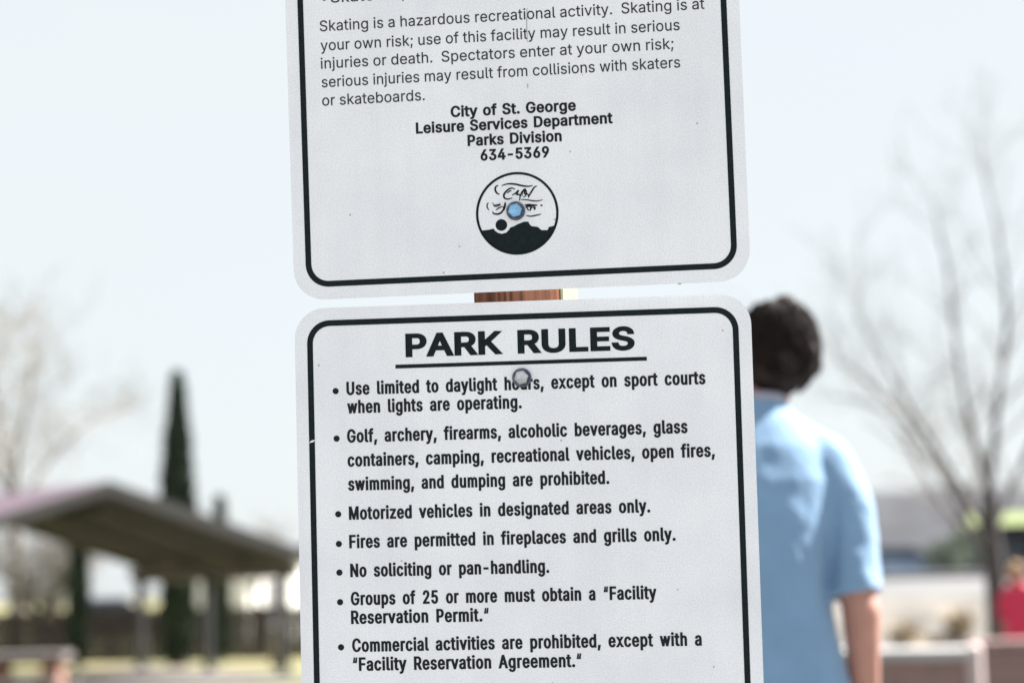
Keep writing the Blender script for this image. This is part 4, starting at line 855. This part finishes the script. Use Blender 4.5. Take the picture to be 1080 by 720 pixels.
# smaller leafless trees and scrub seen under the shelter roof
for k, (px, D, ht, lab) in enumerate(((38, 47, 2.6, 'brown bushy leafless tree at the far left under the shelter roof'), (58, 56, 3.0, 'thin leafless tree between the two left sky gaps under the shelter roof'), (270, 58, 2.9, 'slender leafless tree behind the fence beside the white sign edge'))):
    q = at(px, 690, D); q.z = ground_z(q.x, D) - 0.05
    rn = random.Random(40 + k)
    lim = [([q, q + Vector((0.05, 0, ht * 0.25)), q + Vector((0.0, 0, ht * 0.45))], 0.14, 0.09)]
    for j in range(4 if k != 2 else 2):
        e = q + Vector((rn.uniform(-1.0, 1.0), rn.uniform(-0.6, 0.6), ht * rn.uniform(0.8, 1.0)))
        s_ = q + Vector((0, 0, ht * 0.4)); lim.append(([s_, s_.lerp(e, 0.5) + Vector((rn.uniform(-.2, .2), 0, 0.1)), e], 0.07, 0.02))
    bare_tree(lab, q, lim, M['bark'], M['twig'], 60 + k, 0.14, 0.75, 3, 'bare winter trees', (2, 4) if k == 0 else (1, 3), 0.008, 4 if k == 0 else 2)

def cypress(label, px_base, D, py_top, rmax, seed, n=5200):
    b = at(px_base, 700, D); b.z = ground_z(b.x, D) - 0.03
    topx = px_base - (700 - py_top) * 0.0244
    H_ = at(topx, py_top, D).z - b.z
    root = thing('cypress_tree', label, 'tree', b, 0, 'narrow dark cypresses behind the shelter')
    rnd = random.Random(seed)
    bm = bmesh.new(); add_tube(bm, [(0, 0, 0), (0, 0, H_ * 0.5), (0.0, 0, H_ * 0.9)], [rmax * 0.32, rmax * 0.2, 0.01], 8)
    obj('trunk', bm, M['bark'], root)
    bm = bmesh.new()
    for i in range(n):
        t = rnd.random() ** 0.8
        prof = min((1 - t) ** 0.8 * 1.1, 0.38 + 0.47 * t) + 0.02
        a = rnd.uniform(0, 2 * math.pi)
        lump = 0.82 + 0.25 * noise.noise(Vector((math.cos(a) * 1.5, math.sin(a) * 1.5, t * H_ * 1.3 + seed)))
        r = rmax * min(1, prof) * lump * math.sqrt(rnd.uniform(0.25, 1.0))
        c = Vector((r * math.cos(a), r * math.sin(a), 0.12 + t * (H_ - 0.12)))
        u_ = Vector((math.cos(a) * 0.35 + rnd.gauss(0, .25), math.sin(a) * 0.35 + rnd.gauss(0, .25), 1)).normalized()
        w_ = u_.cross(Vector((rnd.gauss(0, 1), rnd.gauss(0, 1), rnd.gauss(0, 1)))).normalized()
        hl, hw = rnd.uniform(0.10, 0.20), rnd.uniform(0.035, 0.07)
        bm.faces.new([bm.verts.new(c - w_ * hw), bm.verts.new(c + w_ * hw), bm.verts.new(c + w_ * hw * 0.6 + u_ * hl), bm.verts.new(c + u_ * hl * 1.3 - w_ * hw * 0.2)])
    me = bpy.data.meshes.new('crown'); bm.to_mesh(me); bm.free(); link_mesh('crown', me, M['cypress'], root)
    return root
cypress('tall dark cypress spire rising above the shelter roof', 188, 43.0, 400, 0.74, 1, 14000)
cypress('short dark cypress under the left half of the shelter roof', 82, 44.0, 548, 0.36, 2, 4500)
cypress('dark cypress whose tip just clears the right slope of the shelter roof', 233, 45.0, 530, 0.30, 3, 5000)

# ------------------------------------------------------------------ left background things
fl, fr = at(-40, 690, 47.0), at(352, 690, 47.0)
fe = thing('wooden_fence', 'low brown board fence running behind the picnic shelter', 'fence', (fl.x, 47.0, ground_z(fl.x, 47)))
FW = fr.x - fl.x; FH = at(200, 641, 47).z - ground_z(fl.x, 47)
bm = bmesh.new(); rn = random.Random(3); x = 0.0
while x < FW:
    w = 0.14; add_box(bm, (x + w / 2, 0, FH / 2 + rn.uniform(-.015, .015)), (w - 0.012, 0.022, FH)); x += w
obj('boards', bm, M['fence'], fe)
for zz in (0.3, FH - 0.25):
    bm = bmesh.new(); add_box(bm, (FW / 2, 0.035, zz), (FW, 0.045, 0.09)); obj('rail', bm, M['fence'], fe)
for k in range(6):
    bm = bmesh.new(); add_box(bm, (k * FW / 5, 0.11, FH / 2 + 0.03), (0.1, 0.1, FH + 0.06), bevel=0.01); obj('post', bm, M['fence'], fe)

q = at(291, 648, 41.5); gz2 = ground_z(q.x, 41.5)
bo = thing('marker_post', 'grey round-topped post in the dry grass near the edge of the lower sign', 'post', (q.x, 41.5, gz2))
bm = bmesh.new(); hh = q.z - gz2
add_tube(bm, [(0, 0, -0.05), (0, 0, hh - 0.08), (0, 0, hh - 0.02), (0, 0, hh)], [0.13, 0.12, 0.10, 0.04], 16); obj('shaft', bm, M['grey_paint'], bo, smooth=True)
bm = bmesh.new(); add_tube(bm, [(0, 0, hh - 0.24), (0, 0, hh - 0.17)], [0.132, 0.132], 16); obj('band', bm, M['edge'], bo)

# picnic table with brick pedestals, bottom left
t0 = at(28, 688, 27.0); g0 = ground_z(t0.x, 27)
pt = thing('picnic_table', 'concrete picnic table on red brick pedestals at the lower left', 'picnic table', (t0.x, 27.0, g0), rad(3)); hz = t0.z - g0
bm = bmesh.new(); add_box(bm, (0, 0, hz - 0.05), (1.12, 0.85, 0.10), bevel=0.015); obj('tabletop', bm, M['table_top'], pt)
for sx in (-1, 1):
    bm = bmesh.new(); add_box(bm, (sx * 0.36, 0, (hz - 0.103) / 2 - 0.02), (0.22, 0.6, hz - 0.10 + 0.04), bevel=0.005); obj('pedestal', bm, M['brick'], pt)
for sy in (-1, 1):
    bm = bmesh.new(); add_box(bm, (0, sy * 0.78, 0.42), (1.1, 0.3, 0.07), bevel=0.01); be = obj('bench', bm, M['table_top'], pt)
    for sx in (-1, 1):
        bm = bmesh.new(); add_box(bm, (sx * 0.36, sy * 0.78, 0.18), (0.18, 0.22, 0.41)); obj('bench_leg', bm, M['brick'], be)

# white building behind the fence
q0 = at(262, 690, 64.0); q0.z = ground_z(q0.x, 64) - 0.05
wb = thing('stucco_building', 'white stucco building glimpsed under the right end of the shelter roof', 'building', q0, rad(58))
wl = 9.0; bh = at(290, 588, 66).z - q0.z
bm = bmesh.new(); add_box(bm, (wl / 2, 1.2, bh / 2), (wl, 2.4, bh)); obj('wall', bm, M['stucco'], wb)
bm = bmesh.new(); add_box(bm, (wl / 2, 1.2, bh + 0.06), (wl + 0.3, 2.7, 0.12), bevel=0.02); obj('roof', bm, M['grey_slab'], wb)
bm = bmesh.new(); add_box(bm, (1.4, -0.01, 1.0), (0.95, 0.06, 2.0)); obj('door', bm, M['grey_paint'], wb)
for x in (4.6, 7.0):
    bm = bmesh.new(); add_box(bm, (x, -0.01, 0.8), (1.1, 0.05, 0.8)); obj('window', bm, M['glass'], wb)

def car(label, paint, loc, rz, group='parked cars in the background'):
    root = thing('parked_car', label, 'car', loc, rz, group)
    prof = [(-2.2, 0.35), (-2.25, 0.75), (-2.1, 0.95), (-1.35, 1.02), (1.1, 0.98), (2.0, 0.86), (2.2, 0.65), (2.2, 0.35)]
    bm = bmesh.new(); add_prism(bm, [(x, -0.85, z) for x, z in prof], (0, 1.7, 0))
    bmesh.ops.bevel(bm, geom=[e for e in bm.edges if e.calc_face_angle(0) > 0.25], offset=0.05, segments=2, affect='EDGES'); obj('body', bm, paint, root, smooth=False)
    cab = [(-1.75, 0.99), (-1.25, 1.42), (0.15, 1.44), (0.95, 0.97)]
    bm = bmesh.new(); a = [bm.verts.new((x, -0.76 + (0.10 if z > 1.2 else 0), z)) for x, z in cab]; b_ = [bm.verts.new((x, 0.76 - (0.10 if z > 1.2 else 0), z)) for x, z in cab]
    bm.faces.new(a); bm.faces.new(b_[::-1])
    for i in range(4): bm.faces.new((a[i], b_[i], b_[(i + 1) % 4], a[(i + 1) % 4]))
    obj('window', bm, M['glass'], root)
    bm = bmesh.new(); add_box(bm, (-0.55, 0, 1.45), (1.42, 1.30, 0.05), bevel=0.02); obj('roof', bm, paint, root)
    for sx in (-1.38, 1.38):
        for sy in (-0.82, 0.82):
            bm = bmesh.new(); add_cyl(bm, (sx, sy - 0.1, 0.31), (sx, sy + 0.1, 0.31), 0.31, sides=22); wv = obj('wheel', bm, M['tyre'], root)
            bm = bmesh.new(); yy = math.copysign(0.105, sy); add_cyl(bm, (sx, sy + yy * 0.8, 0.31), (sx, sy + yy, 0.31), 0.19, sides=18); obj('rim', bm, M['edge'], wv)
    for sy in (-0.6, 0.6):
        bm = bmesh.new(); add_box(bm, (2.19, sy, 0.7), (0.05, 0.3, 0.14), bevel=0.02); obj('headlight', bm, M['edge'], root)
    return root
q = at(128, 690, 58.0)
car('navy blue car whose roof shows above the brown fence', M['car_navy'], (q.x, 58.0, ground_z(q.x, 58)), rad(8))

# ------------------------------------------------------------------ right background things
# low block wall with a pale cap, close to the right of the person
q = at(1018, 684, 12.0); g0 = ground_z(q.x, 12.0); hw = q.z - g0
bw = thing('block_wall', 'low mauve block wall with a pale cap and sunlit end, beside the arm of the person in blue', 'wall', (q.x, 12.0, g0), rad(-14), 'low block walls')
bm = bmesh.new(); add_box(bm, (-1.2, 0.25, (hw - 0.07) / 2 - 0.03), (2.4, 0.44, hw - 0.07 + 0.05)); obj('blockwork', bm, M['block'], bw)
bm = bmesh.new(); add_box(bm, (-1.2, 0.25, hw - 0.033), (2.5, 0.52, 0.07), bevel=0.012); obj('coping', bm, M['cap_conc'], bw)
bm = bmesh.new(); add_box(bm, (0.045, 0.25, (hw + 0.02) / 2 - 0.02), (0.09, 0.50, hw + 0.06), bevel=0.03); obj('end_post', bm, M['pink_block'], bw)  # end piece in a paler tone: sunlight on the end face put into its colour
q = at(1034, 676, 16.0); g0 = ground_z(q.x, 16.0); hw = q.z - g0
bw = thing('block_wall', 'low brown block wall at the lower right edge, in front of the child in red', 'wall', (q.x, 16.0, g0), rad(3), 'low block walls')
bm = bmesh.new(); add_box(bm, (1.4, 0.2, (hw - 0.06) / 2 - 0.03), (2.8, 0.36, hw - 0.06 + 0.05)); obj('blockwork', bm, M['block'], bw)
bm = bmesh.new(); add_box(bm, (1.4, 0.2, hw - 0.028), (2.86, 0.42, 0.06), bevel=0.01); obj('coping', bm, M['block'], bw)

# long white retaining wall on the bank
q0, q1 = at(860, 632, 27.5), at(1046, 632, 27.5); zt = at(985, 605, 27.5).z
rw = thing('skate_bank', 'long low white concrete slope along the top of the dry bank', 'concrete bank', (q1.x, 27.3, 0), rad(2)); ln = 4.6
zb = at(985, 634, 27.3).z
bm = bmesh.new(); add_prism(bm, [(0, 0, zb - 0.3), (0, 0, zb), (0, zt - zb, zt), (0, 1.6, zt), (0, 1.6, zb - 0.3)], (-ln, 0, 0)); obj('slope', bm, M['white_conc'], rw)
bm = bmesh.new(); add_tube(bm, [(0.02, zt - zb - 0.01, zt + 0.0), (-ln - 0.02, zt - zb - 0.01, zt + 0.0)], [0.03, 0.03], 12); obj('coping', bm, M['grey_paint'], rw)

# clumps of dry ornamental grass on the bank
for k, (px, py, D, hgt, lab) in enumerate(((955, 676, 24.2, 0.42, 'dry tan grass clump nearest the arm of the person in blue'), (984, 684, 23.4, 0.46, 'broad dry tan grass clump in the middle of the bank'), (1012, 668, 24.8, 0.36, 'dry tan grass clump nearest the dark tree trunk'))):
    q = at(px, py, D); q.z = ground_z(q.x, D)
    rn = random.Random(80 + k); root = thing('grass_clump', lab, 'grass clump', q, 0, 'dry grass clumps on the bank')
    bm = bmesh.new()
    for i in range(420):
        a = rn.uniform(0, 6.283); s_ = rn.uniform(0, 0.13); o_ = rn.uniform(0.05, 0.30); h_ = hgt * rn.uniform(0.5, 1.1)
        d = Vector((math.cos(a), math.sin(a), 0)); p0 = d * s_; p1 = d * (s_ + o_ * 0.4) + Vector((0, 0, h_ * 0.7)); p2 = d * (s_ + o_) + Vector((0, 0, h_))
        t = Vector((-d.y, d.x, 0)) * 0.006
        v = [bm.verts.new(p0 - t), bm.verts.new(p0 + t), bm.verts.new(p1 + t), bm.verts.new(p1 - t), bm.verts.new(p2)]
        bm.faces.new((v[0], v[1], v[2], v[3])); bm.faces.new((v[3], v[2], v[4]))
    me = bpy.data.meshes.new('blades'); bm.to_mesh(me); bm.free(); link_mesh('blades', me, M['straw'], root)

q = at(955, 610, 80.0)
q = at(1042, 610, 84.0)
car('dark car parked beyond the white slope, behind the dark tree trunk', M['dark_wall'], (q.x, 84.0, ground_z(q.x, 84)), rad(174))
q = at(955, 610, 80.0)
car('pale blue car parked beyond the white slope, right of the person in blue', M['car_blue'], (q.x, 80.0, ground_z(q.x, 80)), rad(8))

def bush(label, px, D, py_top, w, seed, m, n=2600):
    b = at(px, 605, D); b.z = ground_z(b.x, D) - 0.03; H_ = at(px, py_top, D).z - b.z
    root = thing('leafy_shrub', label, 'shrub', b, 0, 'shrubs beyond the white slope'); rnd = random.Random(seed)
    bm = bmesh.new()
    for k in range(5):
        a = k * 1.26; add_tube(bm, [(0, 0, 0), (math.cos(a) * w * 0.15, math.sin(a) * w * 0.15, H_ * 0.35), (math.cos(a) * w * 0.3, math.sin(a) * w * 0.3, H_ * 0.75)], [0.05, 0.035, 0.012], 6)
    obj('stem', bm, M['bark'], root)
    bm = bmesh.new(); cl = [(Vector((rnd.uniform(-.5, .5) * w, rnd.uniform(-.4, .4) * w, H_ * rnd.uniform(0.3, 0.82))), rnd.uniform(0.14, 0.26) * w) for _ in range(14)]
    for i in range(n):
        c, r = rnd.choice(cl); d = Vector((rnd.gauss(0, 1), rnd.gauss(0, 1), rnd.gauss(0, 0.9))).normalized() * r * rnd.random() ** 0.4
        p = c + d; p.z = max(0.05, p.z)
        u_ = Vector((rnd.gauss(0, 1), rnd.gauss(0, 1), rnd.gauss(0, 1))).normalized(); w_ = u_.orthogonal().normalized(); s_ = rnd.uniform(0.06, 0.12)
        bm.faces.new([bm.verts.new(p - w_ * s_ * 0.5), bm.verts.new(p + u_ * s_ * 0.5), bm.verts.new(p + w_ * s_ * 0.5), bm.verts.new(p - u_ * s_ * 0.6)])
    me = bpy.data.meshes.new('foliage'); bm.to_mesh(me); bm.free(); link_mesh('foliage', me, m, root)
bush('grey-green rounded shrub between the pale blue car and the dark tree trunk', 1004, 72.0, 556, 1.7, 7, M['bush'])
bush('darker low shrub behind the dark tree trunk', 1030, 76.0, 548, 1.5, 8, M['cypress'])

# shop-like building with a yellow-green awning, far right
q = at(1024, 605, 90.0); q.z = ground_z(q.x, 90) - 0.05
sb = thing('low_building', 'dark low building with a yellow-green awning behind the bare tree', 'building', q, rad(-20)); aw_t = at(1055, 538, 90).z - q.z; aw_b = at(1055, 554, 90).z - q.z
bm = bmesh.new(); add_box(bm, (5, 4, aw_b / 2), (10, 8, aw_b)); obj('wall', bm, M['dark_wall'], sb)
bm = bmesh.new(); add_prism(bm, [(-0.4, -1.2, aw_b), (-0.4, 4.0, aw_t), (-0.4, 9.2, aw_b)], (10.8, 0, 0)); obj('awning', bm, M['lime'], sb)
for x in (1.5, 4.5, 7.5):
    bm = bmesh.new(); add_box(bm, (x, -0.01, aw_b * 0.42), (1.8, 0.06, aw_b * 0.5)); obj('window', bm, M['glass'], sb)
